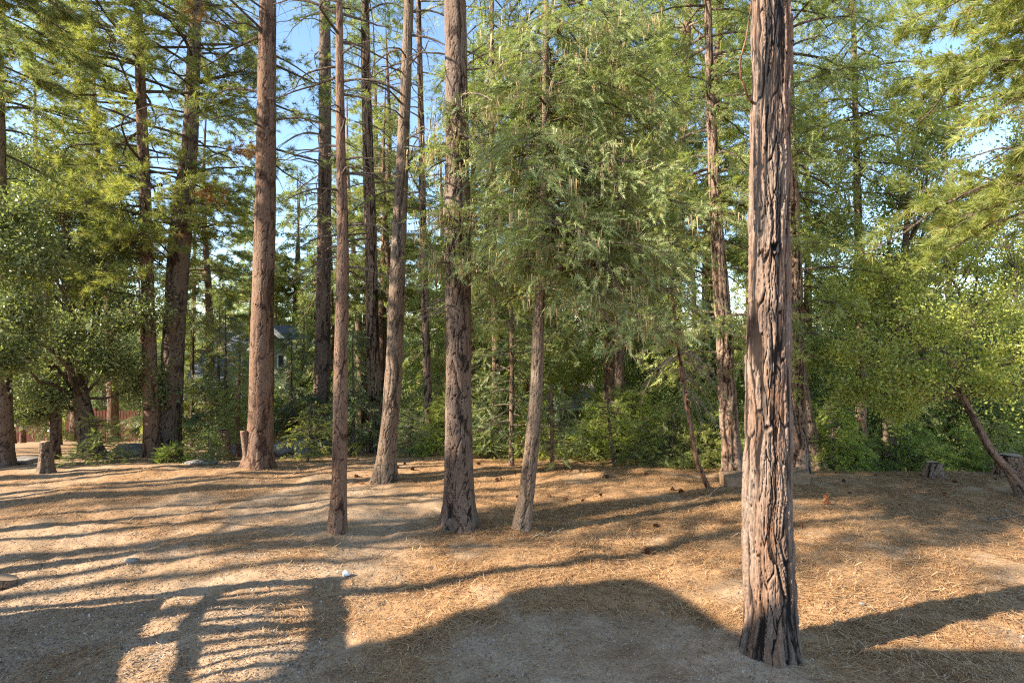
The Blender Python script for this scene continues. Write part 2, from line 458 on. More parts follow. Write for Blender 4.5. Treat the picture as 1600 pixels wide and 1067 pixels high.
def trunk_simple(name, pts, mat, seed=1, ns=14, nz=40, flare=.4):
    pts = np.asarray(pts, float); z0 = pts[0, 2]; zt = pts[-1, 2]
    zs = np.concatenate([[z0-.3], z0+(zt-z0)*np.linspace(0, 1, nz)**1.3])
    c = resample(pts, np.clip(zs, z0, zt)); c[:, 2] = zs
    th = np.arange(ns)/ns*2*np.pi
    U, Z = np.meshgrid(th, zs-z0)
    rad = c[:, 3][:, None]*(1+flare*np.exp(-np.clip(Z, 0, 9)/.3)*(.5+.5*np.cos(U*4+seed))+.22*(noise2(U/(2*np.pi)*7, Z*1.4, seed, 7)-.5))
    X = c[:, 0][:, None]+rad*np.cos(U); Y = c[:, 1][:, None]+rad*np.sin(U)
    V = np.stack([X, Y, np.broadcast_to(zs[:, None], X.shape)], -1).reshape(-1, 3)
    n = len(zs); idx = np.arange(n*ns).reshape(n, ns)
    q = np.stack([idx[:-1], np.roll(idx[:-1], -1, 1), np.roll(idx[1:], -1, 1), idx[1:]], -1).reshape(-1, 4)
    return mesh_np(name, V, [q, idx[-1][None, :]], mat)

# ------------------------------------------------------------------ crowns
def bough_system(rng, axis, z0, z1, n, L0, L1, rise=.25, droop=.35, dens=5., sec=.38, azs=None, K=8, bare=0., prof=1., tip=.2, thick=1., tin=.18):
    """axis: array pts(x,y,z,r). returns limb lines, twig lines, anchors, anchor dirs, bare twig lines"""
    zz = z0+(z1-z0)*np.sort(rng.uniform(0, 1, n)**prof)
    ax = resample(axis, zz) if len(axis) > 1 else None
    LP = []; LR = []; TPp = []; TR = []; AP = []; AD = []
    s = np.linspace(0, 1, K)
    for i in range(n):
        f = (zz[i]-z0)/(z1-z0+1e-6); L = (L0+(L1-L0)*f)*rng.uniform(.65, 1.2)
        az = rng.uniform(0, 2*np.pi) if azs is None else rng.uniform(*azs)
        dh = np.array([math.cos(az), math.sin(az), 0]); sd = np.array([-dh[1], dh[0], 0])
        ri = rise+rng.normal()*.17; dr = droop*rng.uniform(.6, 1.4)
        wob = rng.normal()*.18
        p = ax[i, :3]+dh*(s[:, None]*L)+np.array([0, 0, 1])*((ri*s-dr*s*s)*L)[:, None]+sd*(wob*L*np.sin(s*2.6))[:, None]
        p = p+rng.normal(size=p.shape)*.018*L*s[:, None]
        r0 = thick*min(.010*L+.010, max(ax[i, 3]*.5, .012)); LP.append(p); LR.append(r0*(1-.85*s)+.003)
        isb = rng.uniform() < bare
        ns = max(3, int(L*dens))
        for j in range(ns):
            t = rng.uniform(tin, 1.) ; k = t*(K-1); k0 = int(min(k, K-2)); b = p[k0]+(p[k0+1]-p[k0])*(k-k0)
            sg = 1 if j % 2 else -1; an = sg*R(rng.uniform(30, 75))
            d = dh*math.cos(an)+sd*math.sin(an)+np.array([0, 0, rng.normal()*.18+.05])
            l = sec*L*(1.15-.75*t)*rng.uniform(.6, 1.3)+.08
            q = np.linspace(0, 1, 4)[:, None]
            tp = b+d*q*l+np.array([0, 0, -1])*(q**2*l*dr*.9)+rng.normal(size=(4, 3))*.03*l*q
            TPp.append(tp); TR.append(np.linspace(.0035+.004*l, .0018, 4))
            if isb: continue
            na = max(2, int(l/.13))
            for a in np.linspace(tip, 1., na):
                kk = a*3; k1 = int(min(kk, 2)); AP.append(tp[k1]+(tp[k1+1]-tp[k1])*(kk-k1)); AD.append((tp[k1+1]-tp[k1])/(l/3+1e-6)+rng.normal(size=3)*.35)
    return LP, LR, TPp, TR, AP, AD

def crown_mesh(name, rng, sysd, tplk, barkm, leafm, hang=0., scale=(.8, 1.3), per=1, jit=.05, extra=None, level=True, roll=.9):
    LP, LR, TPp, TR, AP, AD = sysd
    g = Geo()
    if LP: V, q = tubes(np.array(LP), np.array(LR), 6); g.quads(V, q, 0)
    if TPp: V, q = tubes(np.array(TPp), np.array(TR), 3); g.quads(V, q, 0)
    mats = [barkm, leafm]
    if AP:
        A = np.repeat(np.array(AP), per, 0); Dd = np.repeat(np.array(AD), per, 0)
        A = A+rng.normal(size=A.shape)*jit; Dd = Dd+rng.normal(size=Dd.shape)*.25
        V, t = place(rng, TP[tplk], A, Dd, scale, roll, level); g.tris(V, t, 1)
        if hang > 0:
            k = rng.uniform(size=len(A)) < hang
            V, t = place(rng, TP['hang'], A[k], np.stack([Dd[k][:, 0], Dd[k][:, 1], 0*Dd[k][:, 0]], -1), (.8, 1.5), .05)
            mats.append(M['cone_tan']); g.tris(V, t, 2)
        if extra:
            k = rng.uniform(size=len(A)) < extra[0]
            V, t = place(rng, TP[tplk], A[k], Dd[k]); mats.append(extra[1]); g.tris(V, t, len(mats)-1)
    return g.mesh(name, mats, False)

def oak_system(rng, start, centers, radii, per_blob=120, r0=.09):
    """limbs from start to blob centres, twigs inside each, anchors on a shell"""
    LP = []; LR = []; TPp = []; TR = []; AP = []; AD = []
    s = np.linspace(0, 1, 8)[:, None]
    for c, rb in zip(centers, radii):
        c = np.array(c, float); st = np.array(start, float)
        mid = (st+c)/2+rng.normal(size=3)*.12*np.linalg.norm(c-st)
        p = (1-s)**2*st+2*s*(1-s)*mid+s*s*c
        p = p+rng.normal(size=p.shape)*.03*np.sin(s*np.pi)*np.linalg.norm(c-st)*.6
        LP.append(p); LR.append(np.linspace(r0, .012, 8))
        for k in range(int(14+per_blob/14)):
            d = rng.normal(size=3); d /= np.linalg.norm(d); d[2] *= .75
            b = p[rng.integers(4, 8)]; e = c+d*rb*rng.uniform(.5, 1.05)
            q = np.linspace(0, 1, 4)[:, None]; tp = b+(e-b)*q+rng.normal(size=(4, 3))*.06*rb*q
            TPp.append(tp); TR.append(np.linspace(.010, .002, 4))
            m = max(3, int(per_blob/(14+per_blob/14)))
            for _ in range(m):
                a = rng.uniform(.35, 1.08); AP.append(b+(e-b)*a+rng.normal(size=3)*.10*rb); AD.append(e-b)
    return LP, LR, TPp, TR, AP, AD

def px_axis(spec, d=None, top=15., rtop=.05, base=None):
    """spec [(px,py,width)...] first is the base. Returns path points at the real depth of the base"""
    b = hit(spec[0][0], spec[0][1]) if base is None else base
    d = b[1] if d is None else d
    out = []
    for (x, y, wd) in spec:
        p = pt(x, y, d); out.append([p[0], p[1], p[2], wd/2/F*d])
    out[0][2] = float(gz(out[0][0], d))
    a = np.array(out)
    if a[-1, 2] < top-1:
        dr = (a[-1]-a[-2])/(a[-1, 2]-a[-2, 2]); h = top-a[-1, 2]
        a = np.vstack([a, [a[-1, 0]+dr[0]*h*.6, d, top, rtop]])
    return a

def local(a):
    o = a[0, :3].copy(); b = a.copy(); b[:, :3] -= o; return o, b

# ================================================================== THE SETTING: ground
def axis_grid(segs):
    out = []
    for a, b, st in segs: out.append(np.arange(a, b, st))
    return np.unique(np.concatenate(out+[[segs[-1][1]]]))
for px_, py_, r_ in ((1206, 1024, .5), (718, 823, .5), (527, 836, .35), (601, 755, .5), (816, 830, .35), (403, 732, .55), (237, 716, .5), (146, 716, .6)):
    h_ = hit(px_, py_); MOUNDS.append((h_[0], h_[1], r_))
gx = axis_grid([(-500, -120, 20), (-120, -40, 4), (-40, -14, .6), (-14, 14, .055), (14, 40, .6), (40, 120, 4), (120, 500, 20)])
gy = axis_grid([(-200, -20, 15), (-20, 2.5, 1), (2.5, 9, .035), (9, 16, .06), (16, 30, .25), (30, 60, 1), (60, 150, 4), (150, 600, 20)])
X, Y = np.meshgrid(gx, gy)
lit = litter(X, Y)
Z = gz(X, Y)+gfine(X, Y)*sstep(40, 10, np.hypot(X, Y))*(1-.25*lit)
V = np.stack([X, Y, Z], -1).reshape(-1, 3)
nx, ny = len(gx), len(gy)
I = np.arange(nx*ny).reshape(ny, nx)
Q = np.stack([I[:-1, :-1], I[:-1, 1:], I[1:, 1:], I[1:, :-1]], -1).reshape(-1, 4)
m, n, l = newmat('forest_soil')
la = attr(n, 'litter'); oc = coords(n, l)
n1 = noisetex(n, l, 1.1, oc, 6, .6); n2 = noisetex(n, l, 24, oc, 6, .7); n3 = noisetex(n, l, 90, oc, 3, .7)
soil = ramp(n, [(.30, (.30, .19, .105)), (.5, (.43, .29, .175)), (.7, (.52, .38, .25))]); l.new(n1, soil.inputs[0])
sd = ramp(n, [(.32, (.62, .6, .57)), (.55, (1, 1, 1)), (.72, (1.2, 1.2, 1.2))]); l.new(n2, sd.inputs[0])
soilc = mix(n, l, soil.outputs[0], sd.outputs[0], .8, 'MULTIPLY')
straw = ramp(n, [(.32, (.14, .075, .036)), (.5, (.39, .225, .11)), (.68, (.55, .36, .19))])
l.new(noisetex(n, l, 40, coords(n, l, (1, .35, 1)), 6, .75, 1.5), straw.inputs[0])
ed = n.new("ShaderNodeMath"); ed.operation = 'MULTIPLY_ADD'; l.new(n2, ed.inputs[0]); ed.inputs[1].default_value = .9; l.new(la, ed.inputs[2])
er = ramp(n, [(.62, (0, 0, 0)), (1.0, (1, 1, 1))]); l.new(ed.outputs[0], er.inputs[0])
gc = mix(n, l, soilc, straw.outputs[0], er.outputs[0])
bb = n.new("ShaderNodeMath"); bb.operation = 'MULTIPLY_ADD'; l.new(n3, bb.inputs[0]); bb.inputs[1].default_value = .35; l.new(n2, bb.inputs[2])
finish(m, n, l, gc, 1.0, bb.outputs[0], .7, .02, .05)
M['ground'] = m
tag(obj('ground', mesh_np('ground', V, [Q], m, {'litter': lit})), kind='structure')

# litter: loose needles, chips, small leaves (nobody could count them)
rng = np.random.default_rng(12)
def rand_m(name, stops, rough=.8):
    m, n, l = newmat(name); g = n.new("ShaderNodeNewGeometry"); r = ramp(n, stops)
    l.new(g.outputs['Random Per Island'], r.inputs[0]); return finish(m, n, l, r.outputs[0], rough, None)
M['straw'] = rand_m('straw', [(0, (.14, .068, .03)), (.4, (.40, .21, .09)), (.8, (.55, .34, .16)), (1, (.66, .47, .27))])
M['chips'] = rand_m('chips', [(0, (.13, .085, .055)), (.5, (.34, .25, .17)), (.85, (.48, .38, .27)), (1, (.60, .52, .42))])

def scatter(n, dens, y0=3.2, y1=17., pw=1.9):
    y = y0*(y1/y0)**(rng.uniform(size=n)**(1/1.15)); x = rng.uniform(-.98, .98, n)*y
    k = rng.uniform(size=n) < dens(x, y); return x[k], y[k]
def litter_mesh(name, x, y, L, W, mat, lift, tilt, curve=True):
    n = len(x); a = rng.uniform(0, 2*np.pi, n) if not curve else (fbm(x*.8, y*.8, 77, 2)*9+rng.normal(size=n)*.9)
    l = L*rng.uniform(.5, 1.2, n); w_ = W*rng.uniform(.6, 1.4, n)
    l = l*(.7+.5*np.clip(y/12, 0, 1)); w_ = w_*(.8+.6*np.clip(y/10, 0, 1.5))
    dx, dy = np.cos(a), np.sin(a); z0 = gz(x, y)+gfine(x, y)+rng.uniform(.004, lift, n)
    t = rng.normal(size=n)*tilt
    def p(u, v, dz=0): return np.stack([x+dx*u-dy*v, y+dy*u+dx*v, z0+t*u+dz], -1)
    bend = rng.normal(size=n)*.10*l
    A = p(-l/2, -w_/2); B = p(-l/2, w_/2); C = p(0*l, w_/2+bend); Dd = p(0*l, -w_/2+bend); E = p(l/2, w_/3); G = p(l/2, -w_/3)
    V = np.stack([A, B, C, Dd, E, G], 1).reshape(-1, 3); i = np.arange(n)[:, None]*6
    q = np.concatenate([i+[0, 3, 2, 1], i+[3, 5, 4, 2]], 0)
    return mesh_np(name, V, [q], mat, smooth=False)
x, y = scatter(480000, lambda x, y: np.clip(litter(x, y)*1.15*(.12+.88*sstep(.36, .62, fbm(x*1.8, y*1.8, 61, 4))), 0, 1)+.03)
tag(obj('needle_litter', litter_mesh('needle_litter', x, y, .13, .0036, M['straw'], .03, .10)),
    'orange brown pine needles strewn over the dirt of the clearing', 'needle litter', kind='stuff')
x, y = scatter(26000, lambda x, y: np.clip(litter(x, y)*sstep(.42, .6, fbm(x*1.2+4, y*1.2, 63, 3)), 0, 1)+.01, y1=11)
tag(obj('dry_needles', litter_mesh('dry_needles', x, y, .19, .0065, M['straw'], .05, .14)),
    'long dry pine needle bundles lying loose on top of the litter', 'needle litter', kind='stuff')
x, y = scatter(150000, lambda x, y: np.clip((1-litter(x, y))*.75*sstep(11, 6, y)*sstep(.35, .55, fbm(x*.7, y*.7, 71, 3)+.15*sstep(-1, -4, x))*(1-.8*sstep(-1.5, 0, x))+.06, 0, 1), y1=15)
tag(obj('wood_chips', litter_mesh('wood_chips', x, y, .024, .010, M['chips'], .012, .5, False)),
    'pale wood chips and crumbled leaves scattered over bare dirt', 'wood chips', kind='stuff')

# far hillside behind everything
th = np.linspace(R(-75), R(75), 90); V = []; 
for k, (rr_, h) in enumerate([(130, -18), (160, -6), (210, 3), (300, 9)]):
    for i, a in enumerate(th):
        hh = h*(.75+.5*noise2(np.array(i*.13), np.array(k*.9), 4)) if h > 0 else h
        V.append([rr_*math.sin(a), rr_*math.cos(a), float(hh)])
I = np.arange(4*90).reshape(4, 90)
Q = np.stack([I[:-1, :-1], I[:-1, 1:], I[1:, 1:], I[1:, :-1]], -1).reshape(-1, 4)
m, n, l = newmat('wooded_hill'); r = ramp(n, [(.35, (.05, .075, .04)), (.65, (.14, .17, .10))]); l.new(noisetex(n, l, .35, coords(n, l), 6, .7), r.inputs[0])
finish(m, n, l, r.outputs[0], 1.0)
tag(obj('hills', mesh_np('hills', V, [Q], m)), kind='structure')

# ================================================================== HERO TREES
KN = {}
def hero(name, cat, label, spec, bark='pine', mat='pine_bark', top=15., res=.015, depth=.02, cell=(.07, .2), seed=1,
         flare=.45, burnf=None, knots=(), simple=False, ztop=None, base=None, group=None):
    a = px_axis(spec, top=top, base=base); o, b = local(a)
    t = root(name, o); tag(t, label, cat, group)
    if simple == 'far': me = trunk_simple('trunk', b, M[mat], seed)
    else: me = trunk_mesh('trunk', b, M[mat], bark, res, (ztop or (CAMZ+.66*o[1]-o[2])), depth, cell, seed, flare, burnf, knots)
    obj('trunk', me, t); t['_'] = 0; del t['_']
    return t, b, o

def add_crown(t, b, rng, z0, z1, n, L0, L1, tpl='pine', leaf='pine_needles', barkm='twig', name='crown', hang=0, per=1, scale=(.8, 1.3), extra=None, level=True, roll=.9, **kw):
    s = bough_system(rng, b, z0, z1, n, L0, L1, **kw)
    return obj(name, crown_mesh(name, rng, s, tpl, M[barkm], M[leaf], hang, scale, per, extra=extra, level=level, roll=roll), t)

def zl(o, py):  # local height on a tree standing at o for a picture row
    return CAMZ-(py-533)/F*o[1]-o[2]

# 1 burnt cedar, front right
def burn1(U, z):
    face = np.cos(U-R(-120)); f2 = np.cos(U-R(-84))
    up = sstep(2.9, 4.6, z)*sstep(.55, .98, face)*.44
    st = sstep(.86, .99, f2)*sstep(3.4, 1.4, z)*.14
    n = .55*(noise2(U*7.3, z*.9, 5)-.5)+.35*(noise2(U*19, z*1.6, 6)-.5)
    return .16+up+st+n
rng = np.random.default_rng(101)
t1, b1, o1 = hero('cedar_tree', 'cedar tree', 'thick shaggy cedar with charred black streaks, nearest trunk at front right',
    [(1206, 1024, 78), (1201, 900, 74), (1198, 700, 69), (1200, 500, 66), (1203, 300, 61), (1205, 0, 57)], 'cedar', 'cedar_bark',
    17, .0065, .050, (.042, .50), 3, .30, burn1,
    [(R(-100), zl(np.array([2.5, 5.6, 0]), 386), .055), (R(-112), zl(np.array([2.5, 5.6, 0]), 668), .04)], ztop=7.2)
add_crown(t1, b1, rng, 8.5, 16.5, 26, 1.8, .6, 'cedar', 'cedar_leaf', droop=.5, dens=4)
# a curved dead branch on its left side and a broken stub
g = Geo()
p0 = b1[0, :3]+pt(1172, 158, o1[1])-pt(1205, 1040, o1[1])+np.array([0, -.05, o1[2]*0]); 
def P1(px, py, dy=0.): q = pt(px, py, o1[1]+dy)-o1; return q
L = np.array([[P1(1180, 165, 0), P1(1168, 150, -.12), P1(1157, 120, -.2), P1(1156, 95, -.22), P1(1166, 60, -.2), P1(1172, 20, -.25), P1(1178, -30, -.3), P1(1182, -80, -.3)]])
V, q = tubes(L, np.array([[.015, .012, .010, .009, .008, .007, .006, .005]]), 7); g.quads(V, q, 0)
obj('dead_branch', g.mesh('dead_branch', [M['bark_red']], True), t1)
g = Geo()
L = np.array([[P1(1228, 68, 0), P1(1234, 66, -.1), P1(1239, 65, -.14)]]); V, q = tubes(L, np.array([[.03, .026, .02]]), 8); g.quads(V, q, 0)
obj('branch_stub', g.mesh('branch_stub', [M['twig_pale']], True), t1)
g = Geo(); A = []; Dd = []
for py in (492, 558, 374):
    g = Geo(); A = []; Dd = []
    for px in (1234, 1240, 1246, 1252): A.append(P1(px, py, .05)+rng.normal(size=3)*.012); Dd.append([1, rng.normal()*.4, rng.normal()*.3])
    V, t = place(rng, TP['cedar'], A*2, Dd*2, (.35, .6)); g.tris(V, t, 0)
    obj('green_sprig', g.mesh('green_sprig', [M['cedar_leaf']]), t1)


# 2 big centre pine
t2, b2, o2 = hero('pine_tree', 'pine tree', 'thick straight pine with furrowed plated bark at the centre of the clearing',
    [(718, 823, 47), (717, 740, 43), (716, 600, 41), (715, 400, 40), (714, 200, 36), (711, 0, 32)], 'pine', 'pine_bark', 18, .011, .034, (.085, .34), 11, .5)
add_crown(t2, b2, rng, 12, 17.5, 26, 2.2, .8, 'pine', 'pine_needles')
for (py, n_, L_) in ((398, 16, .62), (345, 12, .5), (240, 10, .6), (180, 8, .5)):
    z = zl(o2, py); add_crown(t2, b2, rng, z-.25, z+.25, n_, L_, L_, 'fir', 'fir_needles', rise=.15, droop=.55, dens=12, sec=.6, hang=.45, name='trunk_sprout', azs=(R(170), R(370)))

# 3 thin pine left of centre
t3, b3, o3 = hero('pine_tree', 'pine tree', 'slender pine with orange scaly bark, nearest trunk left of the thick centre pine',
    [(527, 836, 27), (530, 740, 22), (532, 600, 21), (536, 400, 18), (532, 200, 14), (530, 0, 10)], 'pine', 'pine_bark_red', 14, .011, .020, (.06, .24), 21, .35)
add_crown(t3, b3, rng, zl(o3, 420), zl(o3, -80), 26, .9, 1.3, 'pine', 'pine_needles', bare=.97, droop=.3, rise=.2, dens=4)
# 4 leaning pine
t4, b4, o4 = hero('pine_tree', 'pine tree', 'tall pine leaning right with a flared blackened foot, behind the slender orange pine',
    [(601, 755, 32), (606, 690, 28), (614, 600, 26), (622, 400, 23), (631, 200, 18), (639, 0, 14)], 'pine', 'grey_bark', 17, .013, .026, (.065, .26), 31, .55)
add_crown(t4, b4, rng, zl(o4, 330), zl(o4, -60), 30, 1.3, 1.6, 'pine', 'pine_needles', bare=.85, droop=.5, rise=.2, dens=5)
# 5 leaning fir with drooping boughs
t5, b5, o5 = hero('fir_tree', 'fir tree', 'slim leaning fir with drooping boughs just right of the thick centre pine',
    [(816, 830, 25), (826, 740, 23), (836, 640, 21), (842, 500, 17), (849, 350, 14), (852, 200, 11), (853, 0, 8)], 'pine', 'grey_bark', 13.5, .011, .015, (.042, .18), 41, .4)
add_crown(t5, b5, rng, zl(o5, 450), zl(o5, 40), 66, 2.5, 2.1, 'fir', 'fir_needles', thick=.45, tin=.03, rise=.16, droop=.5, dens=10, sec=.40, hang=.04, scale=(.55, .9), roll=.8, per=3, bare=.12, azs=(R(-105), R(125)))
add_crown(t5, b5, rng, zl(o5, 430), zl(o5, 40), 26, .9, .9, 'fir', 'fir_needles', rise=.2, droop=.6, dens=10, hang=.2, per=2, bare=.1, azs=(R(95), R(275)), name='crown_side')
add_crown(t5, b5, rng, zl(o5, 40), 13, 44, 1.7, .5, 'fir', 'fir_needles', rise=.22, droop=.5, dens=7, hang=.1, per=2, name='crown_top')
add_crown(t5, b5, rng, zl(o5, 470), zl(o5, 230), 22, 2.0, 2.0, 'fir', 'fir_needles', barkm='twig_pale', rise=.3, droop=.75, dens=9, bare=1.1, azs=(R(-70), R(60)), sec=.5, thick=.5, name='dead_bough')
add_crown(t2, b2, rng, zl(o2, 520), zl(o2, 60), 14, .8, .8, 'fir', 'fir_needles', barkm='twig_pale', rise=.1, droop=.5, dens=8, bare=1.1, sec=.5, name='dead_twig')
# 6 big red pine left
t6, b6, o6 = hero('pine_tree', 'pine tree', 'stout reddish pine left of centre with a sawn stub at its foot',
    [(403, 732, 41), (408, 640, 37), (410, 500, 34), (414, 350, 31), (416, 200, 28), (418, 0, 25)], 'pine', 'pine_bark_red', 18, .014, .017, (.095, .34), 51, .38,
    knots=[(R(-90), 6.2, .035), (R(-80), 5.2, .03), (R(-100), 4.1, .035), (R(-85), 3.0, .03), (R(-95), 7.3, .04)])
add_crown(t6, b6, rng, zl(o6, 250), zl(o6, -40), 15, 2.0, 2.4, 'pine', 'pine_needles', bare=.45, rise=.1, droop=.35, dens=5)
add_crown(t6, b6, rng, zl(o6, -40), 17.5, 22, 2.4, .9, 'pine', 'pine_needles', name='crown_top')
g = Geo()
def P6(px, py, dy=0.): return pt(px, py, o6[1]+dy)-o6
a = np.vstack([np.append(P6(390, 735, -.15), .10), np.append(P6(385, 700, -.2), .095), np.append(P6(381, 672, -.22), .085)])
obj('sawn_stub', trunk_mesh('sawn_stub', a, M['pine_bark_red'], 'pine', .02, 9, .012, (.07, .15), 55, .1), t6)
# 7 and 8 left pines
t7, b7, o7 = hero('pine_tree', 'pine tree', 'straight brown pine with many low boughs between the leaning oak and the crooked pine',
    [(237, 716, 24), (236, 640, 21), (232, 500, 19), (228, 350, 17), (222, 200, 15), (215, 0, 12)], 'pine', 'pine_bark_red', 19, .022, .02, (.10, .25), 61, .35)
add_crown(t7, b7, rng, zl(o7, 470), zl(o7, -60), 74, 2.5, 3.4, 'pine', 'pine_needles', rise=.08, droop=.12, dens=6, per=1, scale=(.8, 1.25), bare=.12, tip=.65, sec=.42)
add_crown(t7, b7, rng, zl(o7, -60), 18.5, 25, 3.0, 1, 'pine', 'pine_needles', name='crown_top')
t8, b8, o8 = hero('pine_tree', 'pine tree', 'crooked thick pine with a swollen bend, left of the stout reddish pine',
    [(262, 712, 36), (268, 600, 32), (274, 480, 31), (281, 380, 32), (290, 290, 28), (297, 220, 22), (302, 100, 19), (306, 0, 17)], 'pine', 'pine_bark', 20, .025, .03, (.11, .3), 71, .3, base=None)
add_crown(t8, b8, rng, zl(o8, 430), zl(o8, -60), 52, 2.4, 3.0, 'pine', 'pine_needles', rise=.2, droop=.2, dens=5.5, per=1, scale=(.9, 1.3), bare=.3, tip=.6, sec=.42, extra=(.02, M['dead_needles']))
# two dead orange sprays hanging on the crooked pine
for (px, py) in ((325, 305), (385, 235), (300, 20)):
    g = Geo(); c = pt(px, py, o8[1]-1.2)-o8
    A = c+rng.normal(size=(26, 3))*np.array([.30, .2, .10]); V, t = place(rng, TP['pine'], A, np.tile([1, 0, .1], (26, 1))+rng.normal(size=(26, 3))*.5, (1, 1.6)); g.tris(V, t, 1)
    near = resample(b8, np.array([c[2]-.3]))[0, :3]; s = np.linspace(0, 1, 6)[:, None]
    L = near+(c-near)*s+np.array([0, 0, .25])*np.sin(s*3); V, q = tubes(L[None], np.linspace(.03, .01, 6)[None], 5); g.quads(V, q, 0)
    obj('dead_spray', g.mesh('dead_spray', [M['twig'], M['dead_needles']]), t8)
# 9 leaning oak on the left
t9, b9, o9 = hero('oak_tree', 'oak tree', 'leaning dark oak with a wide root flare and long low limbs at the left',
    [(146, 716, 30), (136, 670, 26), (126, 620, 23), (116, 560, 22), (108, 480, 17), (104, 400, 12), (100, 300, 7)], 'pine', 'dark_bark', 8.5, .03, .03, (.08, .2), 81, .5)
cs = []; rs = []
for (px, py, dy, r_) in [(60, 330, 0, 1.3), (140, 400, -.5, 1.4), (30, 450, .5, 1.3), (200, 480, -.6, 1.1), (90, 520, -1, 1.1), (20, 560, 0, 1.1), (170, 560, -.8, .9), (230, 600, .4, .8), (60, 610, -.8, .8), (130, 300, .6, 1.2), (200, 350, .2, 1.1), (8, 480, -3.6, .9), (8, 400, -3.6, .9), (2, 550, -3.4, .7), (5, 330, -3.4, .9), (10, 330, -1, 1.1), (10, 250, .8, 1.3), (85, 230, 1.2, 1.1), (40, 640, -.5, .5)]:
    cs.append(pt(px, py, o9[1]+dy)-o9); rs.append(r_)
s9 = oak_system(rng, b9[2, :3], cs, rs, 170, .06)
obj('crown', crown_mesh('crown', rng, s9, 'oak', M['bark_dark'], M['oak_leaf_dark'], scale=(1.0, 1.6), per=3, jit=.12, level=False, extra=(.06, M['bright_leaf'])), t9)
def limb_part(t, o, pts, r0, r1, mat, name='limb'):
    c = np.array([pt(*p)-o for p in pts]); g = Geo(); k = np.linspace(0, len(c)-1, 14); P = np.stack([np.interp(k, np.arange(len(c)), c[:, i]) for i in range(3)], 1)
    P[1:-1] = (P[:-2]+2*P[1:-1]+P[2:])/4
    V, q = tubes(P[None], np.linspace(r0, r1, 14)[None], 8); g.quads(V, q, 0)
    return obj(name, g.mesh(name, [M[mat]], True), t)
d9 = o9[1]
limb_part(t9, o9, [(125, 642, d9), (90, 632, d9-.4), (50, 622, d9-.6), (15, 632, d9-.8), (-25, 645, d9-.9)], .07, .03, 'bark_dark')
limb_part(t9, o9, [(122, 610, d9), (95, 612, d9-.3), (60, 618, d9-.5), (20, 612, d9-.6)], .05, .02, 'twig')
limb_part(t9, o9, [(112, 540, d9), (140, 520, d9-.3), (160, 500, d9-.5), (185, 460, d9-.6)], .05, .02, 'bark_dark')
limb_part(t9, o9, [(116, 560, d9), (80, 530, d9+.3), (40, 515, d9+.3), (5, 490, d9+.3)], .06, .02, 'bark_dark')

# 10.. other readable trunks
def add_simple(name, cat, label, spec, mat='bark_far', top=16., seed=1, crown=None, barkm='twig', flare=.35, group=None, **kw):
    bk_, mt_, ce_, dp_ = {'bark_red': ('cedar', 'red_bark', (.05, .6), .035), 'bark_dark': ('pine', 'dark_bark', (.08, .22), .025), 'bark_far': ('pine', 'pine_bark', (.09, .25), .025)}[mat]
    t, b, o = hero(name, cat, label, spec, bark=bk_, mat=mt_, cell=ce_, depth=dp_, res=.024, top=top, seed=seed, flare=flare, group=group)
    if crown:
        for i, c in enumerate(crown):
            a = dict(c); z0 = zl(o, a.pop('y0')); z1 = zl(o, a.pop('y1'))
            add_crown(t, b, rng, z0, min(z1, b[-1, 2]-.2), a.pop('n'), a.pop('L0'), a.pop('L1'), barkm=a.pop('barkm', barkm), name='crown' if i == 0 else 'crown_top', **a)
    return t, b, o
pc = dict(tpl='pine_far', leaf='pine_needles', per=1, dens=4)
fc = dict(tpl='fir', leaf='fir_needles', dens=6, rise=.15, droop=.5, per=1)
cc = dict(tpl='cedar', leaf='cedar_leaf', dens=6, rise=.1, droop=.45, per=2)
add_simple('pine_tree', 'pine tree', 'pine trunk cut by the left edge of the photo, left of the low sawn stump', [(4, 728, 27), (6, 640, 22), (4, 500, 20), (0, 300, 17)], seed=2, top=18, crown=[dict(y0=330, y1=-100, n=26, L0=2.2, L1=2.2, **pc)])
add_simple('oak_tree', 'oak tree', 'thin dark trunk standing between the low sawn stump and the leaning oak', [(86, 716, 13), (84, 640, 11), (78, 560, 9)], 'bark_dark', 7, 3)
add_simple('pine_tree', 'pine tree', 'dark straight pine behind the slender orange pine', [(500, 700, 26), (503, 600, 24), (506, 400, 21), (508, 200, 19), (507, 0, 17)], 'bark_dark', 19, 4,
    crown=[dict(y0=470, y1=120, n=40, L0=1.8, L1=2.0, bare=.93, barkm='twig_pale', droop=.6, rise=.2, dens=5, tpl='pine_far', leaf='pine_needles'), dict(y0=120, y1=-120, n=30, L0=2.2, L1=1.6, bare=.5, **pc)])
add_simple('cedar_tree', 'cedar tree', 'reddish stringy cedar trunk between the dark straight pine and the leaning pine', [(586, 705, 24), (584, 600, 21), (580, 400, 19), (574, 200, 16), (570, 0, 13)], 'bark_red', 18, 5,
    crown=[dict(y0=460, y1=60, n=34, L0=1.4, L1=1.8, bare=.9, barkm='twig_pale', droop=.5, rise=.25, dens=5, tpl='cedar', leaf='cedar_leaf'), dict(y0=60, y1=-160, n=24, L0=2, L1=1.4, **cc)])
add_simple('cedar_tree', 'cedar tree', 'narrow reddish cedar trunk just right of the leaning pine', [(672, 705, 13), (668, 600, 12), (662, 400, 12), (658, 200, 10), (654, 0, 8)], 'bark_red', 17, 6,
    crown=[dict(y0=440, y1=-60, n=44, L0=1.2, L1=1.4, bare=.85, barkm='twig_pale', droop=.5, rise=.25, dens=5, tpl='cedar', leaf='cedar_leaf')])
